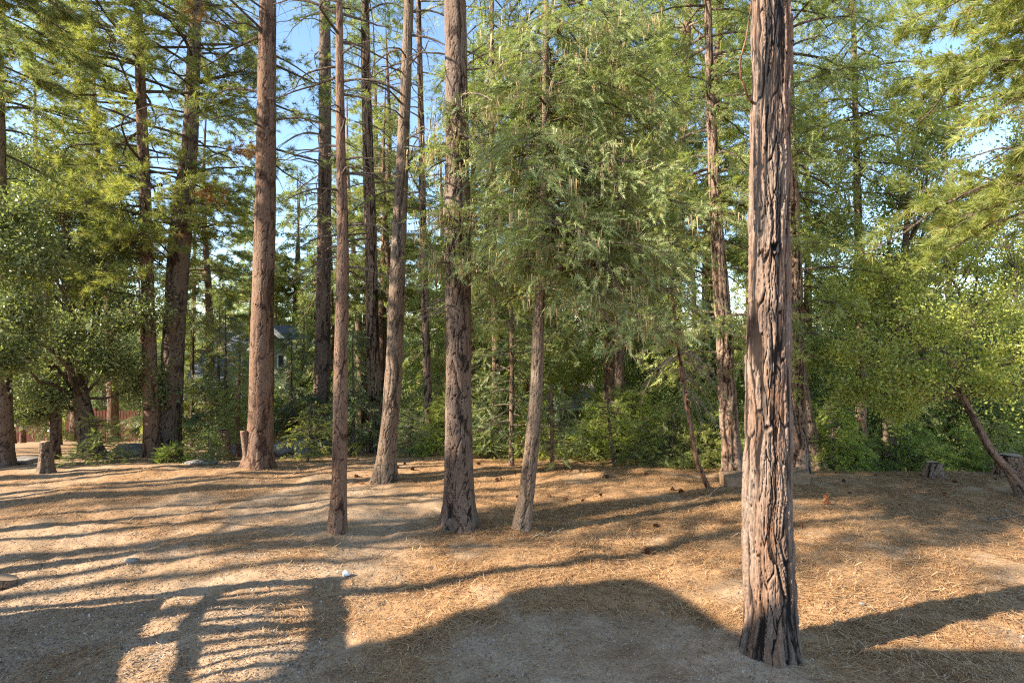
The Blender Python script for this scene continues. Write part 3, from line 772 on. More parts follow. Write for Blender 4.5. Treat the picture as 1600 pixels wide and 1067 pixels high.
t14, b14, o14 = add_simple('cedar_tree', 'cedar tree', 'rough cedar with bare snags, just left of the charred front cedar', [(1146, 742, 30), (1138, 640, 27), (1130, 500, 24), (1120, 350, 20), (1112, 200, 15), (1106, 0, 11)], 'bark_red', 17, 7,
    crown=[dict(y0=600, y1=250, n=40, L0=1.5, L1=1.9, bare=.4, droop=.5, rise=.2, dens=6, tpl='cedar', leaf='fir_needles', per=2), dict(y0=250, y1=-120, n=44, L0=2.0, L1=1.6, **cc)])
add_simple('cedar_tree', 'cedar tree', 'red brown cedar trunk half hidden behind the right side of the charred front cedar', [(1248, 738, 30), (1243, 600, 28), (1240, 450, 26), (1236, 300, 22), (1230, 100, 17)], 'bark_red', 17, 8,
    crown=[dict(y0=560, y1=-120, n=60, L0=2.0, L1=2.0, **cc)])
add_simple('oak_tree', 'oak tree', 'grey knotty oak trunk leaning left behind the charred front cedar', [(1277, 733, 28), (1266, 680, 22), (1256, 620, 19), (1250, 560, 15), (1245, 480, 12)], 'bark_dark', 8, 9, flare=.5)

# 17 leaning oak right with its canopy
t17, b17, o17 = hero('oak_tree', 'oak tree', 'crooked leaning oak with leafy spreading crown at the right edge',
    [(1600, 776, 17), (1576, 735, 15), (1550, 705, 13), (1534, 678, 12), (1522, 655, 11), (1505, 620, 10), (1490, 560, 7)], 'pine', 'dark_bark', 3.4, .012, .012, (.05, .1), 91, .3)
cs = []; rs = []
for (px, py, dy, r_) in [(1500, 560, 0, 1.0), (1420, 600, -.3, .7), (1580, 600, -.6, .8), (1350, 540, .3, .8), (1440, 500, .4, .9), (1540, 480, -.2, 1.0), (1600, 420, .5, 1.1), (1380, 430, .8, .9), (1470, 390, 1.0, .9), (1310, 470, 1.2, .7), (1560, 340, 1.0, .9), (1400, 640, .2, .45), (1620, 520, -.5, .9), (1330, 610, .8, .5)]:
    cs.append(pt(px, py, o17[1]+dy)-o17); rs.append(r_)
s17 = oak_system(rng, b17[5, :3], cs, rs, 105, .035)
obj('crown', crown_mesh('crown', rng, s17, 'oak', M['twig'], M['oak_leaf'], scale=(.7, 1.1), per=3, jit=.08, level=False, extra=(.04, M['bright_leaf'])), t17)
# tall oak behind it, filling the right side
t18, b18, o18 = hero('oak_tree', 'oak tree', 'tall open oak behind the crooked leaning oak, small leaves against the sky',
    [(1392, 722, 20), (1388, 660, 18), (1395, 560, 15), (1410, 450, 12), (1420, 300, 6)], 'pine', 'dark_bark', 7, .03, .02, (.08, .2), 95, .3)
cs = []; rs = []
for k in range(36):
    px = rng.uniform(1265, 1640); py = 60+520*rng.uniform(0, 1)**.9
    cs.append(pt(px, py, o18[1]+rng.uniform(-1.5, 3))-o18); rs.append(rng.uniform(.7, 1.3))
s18 = oak_system(rng, b18[2, :3], cs, rs, 80, .04)
obj('crown', crown_mesh('crown', rng, s18, 'oak', M['twig'], M['oak_leaf'], scale=(1.0, 1.7), per=2, jit=.14, level=False, extra=(.05, M['bright_leaf'])), t18)

# near pine reaching in from the right, out of the frame at its foot
def off_pine(name, label, x, y, z0, z1, n, L0, L1, azs, leaf, seed, top=14, r=.22, **kw):
    g0 = float(gz(x, y)); o = np.array([x, y, g0]); b = np.array([[0, 0, 0, r], [0, 0, 4, r*.85], [0, 0, top, .05]], float)
    t = root(name, o); tag(t, label, 'pine tree'); obj('trunk', trunk_simple('trunk', b, M['bark_far'], seed), t)
    add_crown(t, b, rng, z0-g0, z1-g0, n, L0, L1, 'pine', leaf, azs=azs, tip=.5, **kw); return t
off_pine('pine_tree', 'near pine whose golden green boughs reach into the upper right corner', 10.6, 9.2, 5.6, 12, 52, 3.6, 2.6, (R(110), R(250)), 'pine_needles_gold', 3, rise=.15, droop=.22, dens=6, per=2, sec=.34, bare=.12, scale=(.8, 1.2))
off_pine('pine_tree', 'pine outside the left edge whose needle tips show in the top left corner', -11.6, 10.6, 7.2, 12, 22, 3.4, 2.4, (R(-60), R(60)), 'pine_needles', 4, rise=.1, droop=.2, dens=5, per=2, sec=.34)

add_simple('fir_tree', 'fir tree', 'tall shaggy fir with drooping boughs right of the slim leaning fir', [(968, 712, 16), (968, 600, 14), (966, 400, 13), (962, 200, 11), (960, 0, 9)], 'bark_far', 17, 15,
    crown=[dict(y0=520, y1=200, n=70, L0=2.4, L1=2.4, bare=.12, **{**fc, 'per': 2}), dict(y0=200, y1=-140, n=70, L0=2.4, L1=1.8, **{**fc, 'per': 2})])
add_simple('cedar_tree', 'cedar tree', 'slender leafy cedar just right of the thick centre pine', [(776, 706, 13), (775, 600, 12), (770, 300, 10), (768, 0, 8)], 'bark_red', 17, 16,
    crown=[dict(y0=600, y1=100, n=60, L0=1.6, L1=1.8, bare=.15, **cc), dict(y0=100, y1=-140, n=36, L0=1.9, L1=1.2, **cc)])
add_simple('cedar_tree', 'cedar tree', 'pale leafy cedar rising behind the upper right oak', [(1345, 715, 16), (1345, 500, 14), (1340, 300, 11), (1335, 100, 8)], 'bark_red', 17, 17,
    crown=[dict(y0=420, y1=-140, n=70, L0=2.0, L1=1.8, **cc)])
# saplings and thin stems
def stem(name, cat, label, spec, mat, top, crown=None, seed=1, group=None):
    a = px_axis(spec, top=top, rtop=.006); 
    o, b = local(a); t = root(name, o); tag(t, label, cat, group)
    obj('trunk', trunk_simple('trunk', b, M[mat], seed, 8, 24, .2), t)
    if crown:
        c = dict(crown); add_crown(t, b, rng, zl(o, c.pop('y0')), min(zl(o, c.pop('y1')), b[-1, 2]-.05), c.pop('n'), c.pop('L0'), c.pop('L1'), **c)
    return t
stem('sapling', 'sapling', 'thin curved bare sapling with pale dead twigs, left of the rough cedar', [(1107, 763, 8), (1090, 722, 8), (1078, 660, 7), (1068, 600, 6), (1060, 540, 6), (1052, 470, 5), (1045, 420, 4)], 'bark_red', 5.4,
     dict(y0=640, y1=380, n=26, L0=.9, L1=.6, bare=.8, tpl='fir', leaf='fir_needles', barkm='twig_pale', rise=-.1, droop=.8, dens=8), 1)
stem('fir_tree', 'fir tree', 'thin young fir with layered light boughs, just left of the leaning fir', [(799, 727, 9), (800, 620, 8), (799, 480, 6), (798, 400, 4)], 'bark_far', 6.8,
     dict(y0=690, y1=370, n=52, L0=1.0, L1=.5, tpl='fir', leaf='fir_needles', dens=8, rise=.05, droop=.3), 2)
stem('fir_tree', 'fir tree', 'small straw coloured fir between the leaning fir and the dark thin sapling', [(863, 735, 7), (862, 660, 6), (861, 600, 4)], 'bark_far', 3.0,
     dict(y0=710, y1=590, n=34, L0=.75, L1=.25, tpl='fir', leaf='fir_needles', dens=10, rise=.05, droop=.4), 3)
stem('sapling', 'sapling', 'dark thin leaning sapling with sparse green sprays in the middle of the far edge', [(960, 730, 5), (952, 660, 4), (948, 600, 3)], 'bark_dark', 2.9,
     dict(y0=690, y1=580, n=22, L0=.6, L1=.3, tpl='cedar', leaf='bright_leaf', dens=8, rise=.2, droop=.2), 4)
def bush(name, label, px, py, h, n, L, tpl, leaf, per=2, seed=0, cat='shrub', group=None, back=0, rise=.35, droop=.3, scl=1.):
    o = hit(px, py); h *= scl; L *= scl
    if back: o[1] += back; o[0] = (px-800)/F*o[1]; o[2] = float(gz(o[0], o[1]))
    b = np.array([[0, 0, 0, .025], [.02, 0, h*.5, .018], [0, .02, h, .004]]); t = root(name, o); tag(t, label, cat, group)
    obj('stem', trunk_simple('stem', b, M['twig'], seed, 7, 12, .1), t)
    add_crown(t, b, rng, h*.06, h*.97, n, L, L*.3, tpl, leaf, rise=rise, droop=droop, dens=10, per=per, scale=(.6, 1.0), sec=.45)
    return t
bush('sapling', 'bright green cedar sapling growing beside the boulders, left of the slender orange pine', 482, 718, 1.75, 30, .85, 'cedar', 'cedar_leaf', 1)
bush('sapling', 'low fir sapling with flat tiered sprays in front of the big leaning oak', 152, 722, 1.25, 30, .8, 'fir', 'fir_needles', 2, rise=.15, droop=.1)
bush('sapling', 'small bright cedar seedling at the foot of the cedar sapling', 481, 722, .5, 9, .3, 'cedar', 'bright_leaf', 1)
bush('fern', 'bright feathery green fern clump beside the foot of the straight brown pine', 272, 722, .45, 26, .55, 'cedar', 'bright_leaf', 2, cat='fern')
bush('sapling', 'tiny green seedling left of the thick centre pine', 680, 712, .38, 10, .28, 'cedar', 'bright_leaf', 1)
bush('sapling', 'tiny green seedling just right of the slender orange pine', 546, 712, .45, 8, .3, 'cedar', 'bright_leaf', 1)
bush('shrub', 'pale green low shrub left of the short broken stump', 325, 724, .8, 22, .5, 'oak', 'oak_leaf', 1)
bush('sapling', 'yellow green cedar sapling beside the grey knotty oak trunk', 1322, 733, .8, 30, .75, 'cedar', 'bright_leaf', 3, scl=1.35)
bush('sapling', 'bright cedar sapling directly left of the charred little stump', 1418, 733, 1.0, 38, .8, 'cedar', 'bright_leaf', 3, scl=1.35)
bush('sapling', 'bright round cedar sapling between the charred little stump and the big tilted stump', 1498, 734, .9, 32, .55, 'cedar', 'bright_leaf', 3, scl=1.35)
bush('shrub', 'mid green shrub between the two yellow green cedar saplings on the right', 1365, 731, .9, 20, .6, 'fir', 'fir_needles', 2)
bush('shrub', 'leafy green shrub at the foot of the rough cedar', 1100, 728, 1.2, 32, .8, 'cedar', 'cedar_leaf', 2)
bush('shrub', 'leafy green shrub just right of the dark thin sapling', 1010, 722, 1.3, 34, .9, 'cedar', 'cedar_leaf', 2)
bush('shrub', 'low sunlit shrub between the thick centre pine and the thin young fir', 775, 712, .9, 34, .8, 'cedar', 'bright_leaf', 2)
bush('shrub', 'low sunlit shrub behind the small straw coloured fir', 905, 715, 1.1, 34, .9, 'cedar', 'cedar_leaf', 2)

for (px, py, h_, L_, tp_, lf_, lb) in [
    (640, 712, 1.5, .8, 'fir', 'fir_needles', 'sunlit low fir between the leaning pine and the thick centre pine'),
    (700, 709, 1.9, .9, 'fir', 'bright_leaf', 'yellow green low fir directly behind the thick centre pine'),
    (755, 711, 2.4, .9, 'fir', 'fir_needles', 'sunlit layered fir at the right shoulder of the thick centre pine'),
    (835, 712, 1.7, .9, 'cedar', 'bright_leaf', 'bright cedar sapling behind the foot of the slim leaning fir'),
    (930, 714, 1.6, .9, 'cedar', 'bright_leaf', 'bright cedar sapling left of the dark thin sapling'),
    (985, 714, 2.0, 1.0, 'cedar', 'bright_leaf', 'tall bright cedar sapling right of the dark thin sapling'),
    (1050, 718, 1.7, .9, 'cedar', 'cedar_leaf', 'green cedar sapling behind the curved bare sapling'),
    (1130, 724, 1.5, .8, 'cedar', 'bright_leaf', 'bright low cedar against the foot of the rough snagged cedar'),
    (1300, 728, 1.9, .9, 'cedar', 'bright_leaf', 'bright cedar sapling right beside the grey knotty oak'),
    (1560, 733, 1.4, .7, 'fir', 'fir_needles', 'pale low fir behind the bend of the crooked oak')]:
    o_ = hit(px, py); bush('sapling', lb, px, py, h_, int(24+14*h_), L_, tp_, lf_, 2, cat='sapling', rise=.15, droop=.25)
# ================================================================== BACK WOODS (prototypes, copied)
def proto(kind, h, seed):
    r = np.random.default_rng(seed)
    lean = r.normal()*.02*h
    b = np.array([[0, 0, 0, .011*h+.03], [lean*.3, 0, h*.35, .009*h+.02], [lean, lean*.3, h*.7, .005*h+.01], [lean*1.2, 0, h, .01]])
    t = root({'pine': 'pine_tree', 'fir': 'fir_tree', 'firdark': 'fir_tree', 'cedar': 'cedar_tree', 'oak': 'oak_tree', 'brush': 'shrub'}[kind])
    if kind != 'brush':
        obj('trunk', trunk_simple('trunk', b, M[{'pine': 'bark_far', 'fir': 'bark_far', 'firdark': 'bark_dark', 'cedar': 'bark_red', 'oak': 'bark_dark'}[kind]], seed, 10, 24, .3), t)
    if kind == 'pine':
        s = bough_system(r, b, h*.30, h*.98, int(h*3.8), 2.9, .8, .15, .2, 4.2, bare=.1, tip=.45); me = crown_mesh('crown', r, s, 'pine_far', M['twig_pale'], M['pine_needles'], 0, (.9, 1.5), 2)
    elif kind in ('fir', 'firdark'):
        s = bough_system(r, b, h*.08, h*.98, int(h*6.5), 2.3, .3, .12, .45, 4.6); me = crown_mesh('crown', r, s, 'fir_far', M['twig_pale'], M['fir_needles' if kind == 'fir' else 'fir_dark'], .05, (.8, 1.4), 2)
    elif kind == 'cedar':
        s = bough_system(r, b, h*.15, h*.98, int(h*6.5), 2.3, .3, .25, .5, 4.6); me = crown_mesh('crown', r, s, 'fir_far', M['twig_pale'], M['cedar_leaf'], 0, (.8, 1.4), 2, level=False)
    elif kind == 'oak':
        cs = []; rs = []
        for k in range(16):
            a = r.uniform(0, 6.28); q = r.uniform(.3, 2.8); cs.append([q*math.cos(a), q*math.sin(a), r.uniform(.25, 1)*h]); rs.append(r.uniform(.8, 1.4))
        s = oak_system(r, [0, 0, h*.2], cs, rs, 110, .07); me = crown_mesh('crown', r, s, 'oak_far', M['twig_pale'], M['oak_leaf'], 0, (.9, 1.6), 2, level=False)
    else:
        cs = []; rs = []
        for k in range(7):
            a = r.uniform(0, 6.28); q = r.uniform(.1, 1.5); cs.append([q*math.cos(a), q*math.sin(a), r.uniform(.3, .9)*h]); rs.append(r.uniform(.5, .9))
        s = oak_system(r, [0, 0, .1], cs, rs, 120, .03); me = crown_mesh('crown', r, s, 'oak_far', M['twig_pale'], M['cedar_leaf' if seed % 2 else 'oak_leaf'], 0, (.6, 1.1), 2, level=False)
    obj('crown', me, t); return t
PR = {'pine': [proto('pine', 18, 201), proto('pine', 21, 202)], 'fir': [proto('fir', 15, 203), proto('fir', 12, 204)], 'firdark': [proto('firdark', 6, 205), proto('firdark', 4.5, 206)],
      'cedar': [proto('cedar', 15, 207), proto('cedar', 12, 208)], 'oak': [proto('oak', 8, 209), proto('oak', 6.5, 210)], 'brush': [proto('brush', 2.6, 211), proto('brush', 2.0, 212)]}
USED = set(); BGT = []
KD = {'pine': ('tall tufted pine', 'pine tree', 'pines'), 'fir': ('tiered fir', 'fir tree', 'firs'), 'firdark': ('low shaded fir', 'fir tree', 'low firs'),
      'cedar': ('soft green cedar', 'cedar tree', 'cedars'), 'oak': ('round leafy oak', 'oak tree', 'oaks'), 'brush': ('leafy brush', 'shrub', 'shrubs')}
ZN = [(110, 'behind the leaning oak at far left'), (215, 'beyond the red fence'), (330, 'beside the crooked pine'), (400, 'left of the stout reddish pine'),
      (470, 'right of the stout reddish pine'), (560, 'behind the slender orange pine'), (640, 'behind the leaning pine'), (705, 'left of the thick centre pine'),
      (790, 'right of the thick centre pine'), (880, 'behind the slim leaning fir'), (960, 'around the dark thin sapling'), (1050, 'left of the curved bare sapling'),
      (1170, 'behind the rough snagged cedar'), (1290, 'right behind the charred cedar'), (1400, 'behind the yellow green saplings'), (1520, 'behind the charred little stump'), (9999, 'beyond the big tilted stump')]
def plant(kind, px, d, sc=1., v=None, rz=None):
    v = rng.integers(0, 2) if v is None else v
    p = PR[kind][v]
    o = p if (kind, v) not in USED else copy_tree(p); USED.add((kind, v))
    x = (px-800)/F*d; o.location = (x, d, float(gz(x, d))-.05); o.scale = (sc, sc, sc*float(rng.uniform(.92, 1.08))); o.rotation_euler = (0, 0, float(rng.uniform(0, 6.28)) if rz is None else rz)
    far = 'nearest row' if d < 21 else ('middle row' if d < 31 else 'farthest row')
    zn = [z for m_, z in ZN if px < m_][0]
    tag(o, f"{KD[kind][0]} {zn}, {far}", KD[kind][1], f"{KD[kind][2]} {zn}")
    BGT.append((px, o)); return o
# understorey, row by row
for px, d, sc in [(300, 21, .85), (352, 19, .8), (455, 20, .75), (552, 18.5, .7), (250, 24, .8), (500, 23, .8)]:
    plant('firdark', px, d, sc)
for px, d, sc in [(735, 20, .9), (830, 22, 1), (962, 20, 1), (985, 22, 1.1), (1050, 19, 1), (1085, 21, 1.2), (1130, 18, 1), (1180, 19, 1.2), (1300, 19, 1.1), (1345, 21, 1.2), (1385, 23, 1.3), (1440, 20, 1.1), (1480, 22, 1.3), (1540, 20, 1.1), (1590, 22, 1.2), (1620, 18, 1.1), (430, 22, 1), (390, 24, .8), (1260, 22, 1.3), (1560, 27, 1.6), (1420, 28, 1.7), (1320, 27, 1.6), (1490, 33, 1.8)]:
    plant('brush', px, d, sc)
ZK = [((-80, 250), ['pine', 'oak', 'fir', 'pine']), ((250, 470), ['pine', 'cedar', 'fir']), ((470, 700), ['cedar', 'fir', 'cedar', 'pine']), ((700, 1150), ['fir', 'cedar', 'fir', 'pine']), ((1150, 1300), ['cedar', 'oak', 'cedar']), ((1300, 1680), ['oak', 'oak', 'cedar', 'pine'])]
r2 = np.random.default_rng(77)
for d0, d1, cnt in ((19, 24, 16), (24, 32, 24), (32, 46, 32)):
    for i in range(cnt):
        px = -60+1720*(i+.5+r2.uniform(-.35, .35))/cnt; d = r2.uniform(d0, d1)
        if 270 < px < 470 and d < 28: continue
        if 862 < px < 942 and d < 37: continue
        if 95 < px < 262 and d < 31.5: continue
        ks = [k for (a, b), k in ZK if a <= px < b][0]; k = ks[r2.integers(0, len(ks))]
        sc = r2.uniform(.75, 1.1)*(1.0 if d < 24 else 1.15)
        if 340 < px < 690 and d < 34 : sc *= .75
        if px < 120: sc *= .8
        if px > 690: sc *= 1.3 if px < 1180 else (1.0 if d > 24 else .8)
        elif px > 430: sc *= 1.15
        plant(k, px, d, sc)
for px, d, k, sc in [(340, 22, 'fir', .42),  (372, 17.5, 'cedar', .30), (470, 23, 'fir', .5), (395, 23.5, 'fir', .5), (285, 22, 'cedar', .45), (328, 27, 'pine', .95), (386, 30, 'pine', 1.0), (178, 25, 'pine', .9), (118, 27, 'pine', .95), (455, 31, 'pine', .75), (350, 32, 'fir', .8), (395, 33, 'pine', .7)]:
    plant(k, px, d, sc)

by = {}
for px, o in BGT: by.setdefault(o['label'], []).append((px, o))
for lb, v in by.items():
    v.sort(key=lambda q: q[0]); n_ = len(v)
    if n_ > 1:
        wds = {2: ['left one', 'right one'], 3: ['leftmost', 'middle one', 'rightmost']}.get(n_, ['leftmost', 'second from left', 'third from left', 'fourth from left', 'fifth from left', 'sixth from left'][:n_])
        for (px, o), w_ in zip(v, wds): o['label'] = f"{lb}, {w_}"
# far wood, one mass
g = Geo(); r3 = np.random.default_rng(9); P = []; Dd = []
for i in range(330):
    a = r3.uniform(-.98, .98); d = r3.uniform(50, 100); x0 = a*d; h = r3.uniform(10, 17); zb = float(gz(x0, d))
    k = 190; z = r3.uniform(0, 1, k); rad = (1-z)**.8*2.6*np.sqrt(r3.uniform(.1, 1, k)); t_ = r3.uniform(0, 6.28, k)
    P.append(np.stack([x0+rad*np.cos(t_), d+rad*np.sin(t_), zb+z*h], -1)); Dd.append(np.stack([np.cos(t_), np.sin(t_), -.3+0*z], -1))
V, t = place(r3, TP['fir_far'], np.concatenate(P), np.concatenate(Dd), (2.2, 4.0)); g.tris(V, t, 0)
tag(obj('far_woods', g.mesh('far_woods', [M['fir_needles']])), 'distant mass of conifers on the slope behind everything', 'woods', kind='stuff')

# ================================================================== BUILDINGS, FENCE, STONES, STUMPS
def box(x0, x1, y0, y1, z0, z1):
    V = np.array([[x, y, z] for x in (x0, x1) for y in (y0, y1) for z in (z0, z1)], float)
    return V, np.array([[0, 1, 3, 2], [4, 6, 7, 5], [0, 4, 5, 1], [2, 3, 7, 6], [0, 2, 6, 4], [1, 5, 7, 3]])
def boxes(name, bs, mat, parent=None, T=None):
    g = Geo()
    for b in bs: V, q = box(*b); V = V if T is None else T(V); g.quads(V, q, 0)
    return obj(name, g.mesh(name, [mat]), parent)
def slab(P4, th):
    P4 = np.array(P4, float); nrm = np.cross(P4[1]-P4[0], P4[-1]-P4[0]); nrm /= np.linalg.norm(nrm); nrm *= np.sign(nrm[2]) or 1
    V = np.vstack([P4, P4-nrm*th]); n = len(P4)
    return V, n
def prism(name, P4, th, mat, parent=None):
    V, n = slab(P4, th); polys = [np.array([list(range(n))]), np.array([list(range(2*n-1, n-1, -1))]), np.array([[i, i+n, (i+1) % n+n, (i+1) % n] for i in range(n)])]
    return obj(name, mesh_np(name, V, polys, mat, smooth=False), parent)
def flat(name, col, rough=.8, sc=8, var=.25):
    m, n, l = newmat(name); r = ramp(n, [(.3, tuple(c*(1-var) for c in col)), (.7, tuple(c*(1+var*.6) for c in col))]); l.new(noisetex(n, l, sc, coords(n, l), 5), r.inputs[0])
    return finish(m, n, l, r.outputs[0], rough)
m, n, l = newmat('shingles'); br = n.new("ShaderNodeTexBrick"); l.new(coords(n, l, (1, 1, 1), 'Generated'), br.inputs[0]); br.inputs['Scale'].default_value = 26
br.inputs['Color1'].default_value = (.13, .15, .19, 1); br.inputs['Color2'].default_value = (.19, .21, .26, 1); br.inputs['Mortar'].default_value = (.06, .07, .09, 1)
M['shingles'] = finish(m, n, l, br.outputs[0], .9); M['white_paint'] = flat('white_paint', (.78, .77, .72), .6, 8, .08)
M['green_siding'] = flat('green_siding', (.26, .30, .19)); M['brown_roof'] = flat('brown_roof', (.20, .15, .13)); M['red_wood'] = flat('red_wood', (.13, .048, .03), .85, 14, .5)
M['glass'] = flat('glass', (.05, .06, .07), .15)
h = root('house', (0, 0, 0)); tag(h, 'house with grey shingle roof and white gable trim half hidden behind the stout reddish pine', 'house')
def HP(px, py, d): return pt(px, py, d)
prism('roof', [HP(268, 622, 26), HP(470, 622, 26), HP(452, 508, 30), HP(345, 508, 30)], .15, M['shingles'], h)
gd = 25.0
ap = HP(428, 507, gd); lf = HP(392, 548, gd); rt = HP(470, 545, gd)
prism('gable_roof', [ap+[0, -.4, 0], rt+[0, -.4, 0], rt+[0, 4, 0], ap+[0, 4, 0]], .12, M['shingles'], h)
prism('gable_roof', [lf+[0, -.4, 0], ap+[0, -.4, 0], ap+[0, 4, 0], lf+[0, 4, 0]], .12, M['shingles'], h)
for a, b in ((ap, rt), (lf, ap)):
    g = Geo(); dd = b-a; V = np.array([a, b, b-[0, 0, .26], a-[0, 0, .26]])+np.array([0, -.46, .02]); V = np.vstack([V, V+[0, .05, 0]])
    g.quads(V, np.array([[0, 1, 2, 3], [7, 6, 5, 4], [0, 4, 5, 1], [3, 2, 6, 7], [0, 3, 7, 4], [1, 5, 6, 2]]), 0); obj('gable_trim', g.mesh('gable_trim', [M['white_paint']]), h)
V = np.array([lf+[.25, 0, -.2], ap-[0, 0, .25], rt+[-.25, 0, -.2], [rt[0]-.25, gd, -3.6], [lf[0]+.25, gd, -3.6]])
obj('wall', mesh_np('wall', np.vstack([V, V+[0, 6, 0]]), [np.array([[0, 1, 2, 3, 4]]), np.array([[9, 8, 7, 6, 5]]), np.array([[i, (i+1) % 5, (i+1) % 5+5, i+5] for i in range(5)])], M['green_siding'], smooth=False), h)
boxes('window_frame', [(HP(434, 0, gd)[0], HP(447, 0, gd)[0], gd-.06, gd-.01, HP(0, 575, gd)[2], HP(0, 552, gd)[2])], M['white_paint'], h)
boxes('window_pane', [(HP(436, 0, gd)[0], HP(445, 0, gd)[0], gd-.075, gd-.065, HP(0, 573, gd)[2], HP(0, 554, gd)[2])], M['glass'], h)
boxes('porch_post', [(HP(444, 0, gd)[0]+.1, HP(448, 0, gd)[0]+.1, gd-.3, gd-.2, HP(0, 640, gd)[2], HP(0, 556, gd)[2])], M['white_paint'], h)
h = root('house', (0, 0, 0)); tag(h, 'distant house with low brown roof seen behind the young firs right of centre', 'house')
prism('roof', [HP(872, 640, 36), HP(935, 640, 36), HP(928, 598, 40), HP(878, 598, 40)], .2, M['brown_roof'], h)
boxes('wall', [(HP(876, 0, 36)[0], HP(930, 0, 36)[0], 37, 40.5, -5.5, HP(0, 640, 36)[2]-.2)], M['green_siding'], h)

# red board fence
fr = root('fence', (0, 0, 0)); tag(fr, 'red brown wooden board fence behind the trees at the left', 'fence')
fa = np.array([-29.5, 30.]); fb = np.array([-15.2, 30.8]); fl_ = np.linalg.norm(fb-fa); fd = (fb-fa)/fl_
np_ = 6
for i in range(np_+1):
    c = fa+fd*fl_*i/np_; z = float(gz(*c))
    boxes('post', [(c[0]-.06, c[0]+.06, c[1]+.03, c[1]+.15, z-.2, z+1.85)], M['red_wood'], fr)
    if i == np_: break
    bs = []; k = 0.
    while k < fl_/np_-.14:
        q = fa+fd*(fl_*i/np_+k); wd = .135
        if rng.uniform() > .05: bs.append((q[0], q[0]+wd, q[1]-.012, q[1]+.012, z-.05, z+1.72+rng.uniform(-.03, .03)))
        k += .155
    boxes('board_panel', bs, M['red_wood'], fr)

# granite
m, n, l = newmat('granite'); r = ramp(n, [(.3, (.13, .12, .105)), (.55, (.30, .27, .24)), (.75, (.44, .41, .36))]); nz = noisetex(n, l, 5, coords(n, l), 8, .7); l.new(nz, r.inputs[0])
n2 = noisetex(n, l, 70, coords(n, l), 2); sp = ramp(n, [(.35, (.6, .6, .6)), (.6, (1.1, 1.1, 1.1))]); l.new(n2, sp.inputs[0])
M['granite'] = finish(m, n, l, mix(n, l, r.outputs[0], sp.outputs[0], .8, 'MULTIPLY'), .9, nz, .6, .03)
def ico(sub):
    import bmesh
    bm = bmesh.new(); bmesh.ops.create_icosphere(bm, subdivisions=sub, radius=1)
    V = np.array([v.co[:] for v in bm.verts]); T = np.array([[v.index for v in f.verts] for f in bm.faces]); bm.free(); return V, T
IV, IT = ico(4)
def rock(name, label, px, py, sx, sy, sz, mat='granite', cat='boulder', seed=1, sink=.3, d=None):
    o = hit(px, py) if d is None else np.array([(px-800)/F*d, d, float(gz((px-800)/F*d, d))])
    V = IV.copy(); rr_ = np.random.default_rng(seed)
    for k in range(11):                                # chop with planes
        nn = rr_.normal(size=3); nn /= np.linalg.norm(nn); c = rr_.uniform(.55, .85); s = V@nn; V = V-np.outer(np.maximum(s-c, 0)*.9, nn)
    V = V*(1+.10*(noise2(V[:, 0]*3+9, V[:, 1]*3+V[:, 2]*2+9, seed)-.5))[:, None]*np.array([sx, sy, sz])
    V[:, 2] += sz*(1-sink*2)
    return tag(obj(name, mesh_np(name, V, [IT], M[mat]), None, [float(v) for v in o]), label, cat)
rock('boulder', 'large dark granite boulder right of the leaning oak foot', 205, 712, .5, .45, .32, seed=3)
rock('boulder', 'pale rounded granite boulder leaning on the dark boulder, beside the oak foot', 182, 716, .45, .35, .24, seed=4)
rock('boulder', 'pale boulder between the straight brown pine and the fern clump', 252, 712, .45, .4, .30, seed=5)
rock('boulder', 'flat grey stone lying on open ground left of the low sawn stump', 38, 722, .45, .35, .14, seed=6)
rock('boulder', 'low flat rock at the edge of the bare track, beneath the fern clump', 312, 724, .5, .3, .09, seed=7)
rock('boulder', 'grey angular boulder just right of the stout reddish pine', 440, 712, .36, .4, .32, seed=8)
rock('boulder', 'pale granite boulder behind the bright cedar sapling', 468, 710, .42, .4, .36, seed=9)
rock('boulder', 'pale granite boulder between the cedar sapling and the slender orange pine', 503, 708, .35, .4, .34, seed=10)
rock('boulder', 'dark boulder between the short broken stump and the stout reddish pine', 366, 712, .32, .3, .34, seed=11)
rock('boulder', 'black rounded rock at the far edge of the clearing beside the dark thin sapling', 930, 712, .34, .3, .24, seed=12)
rock('boulder', 'flat grey boulder in front of the background oak between the yellow green cedar saplings', 1392, 733, .38, .3, .13, seed=13)
rock('boulder', 'pale broken rock behind the crooked leaning oak stem', 1545, 733, .36, .3, .14, seed=14)
rock('stone', 'flat tan stone lying alone on the sunny dirt at the left', 206, 876, .13, .10, .035, cat='stone', seed=15)
M['quartz'] = flat('quartz', (.80, .80, .82), .6, 20, .15)
rock('stone', 'small white stone lying where the shadow of the railing ends', 541, 897, .06, .05, .05, 'quartz', 'stone', 16)
rock('stone', 'small pale stone among the needles right of the charred front cedar', 1347, 944, .045, .035, .02, cat='stone', seed=17)

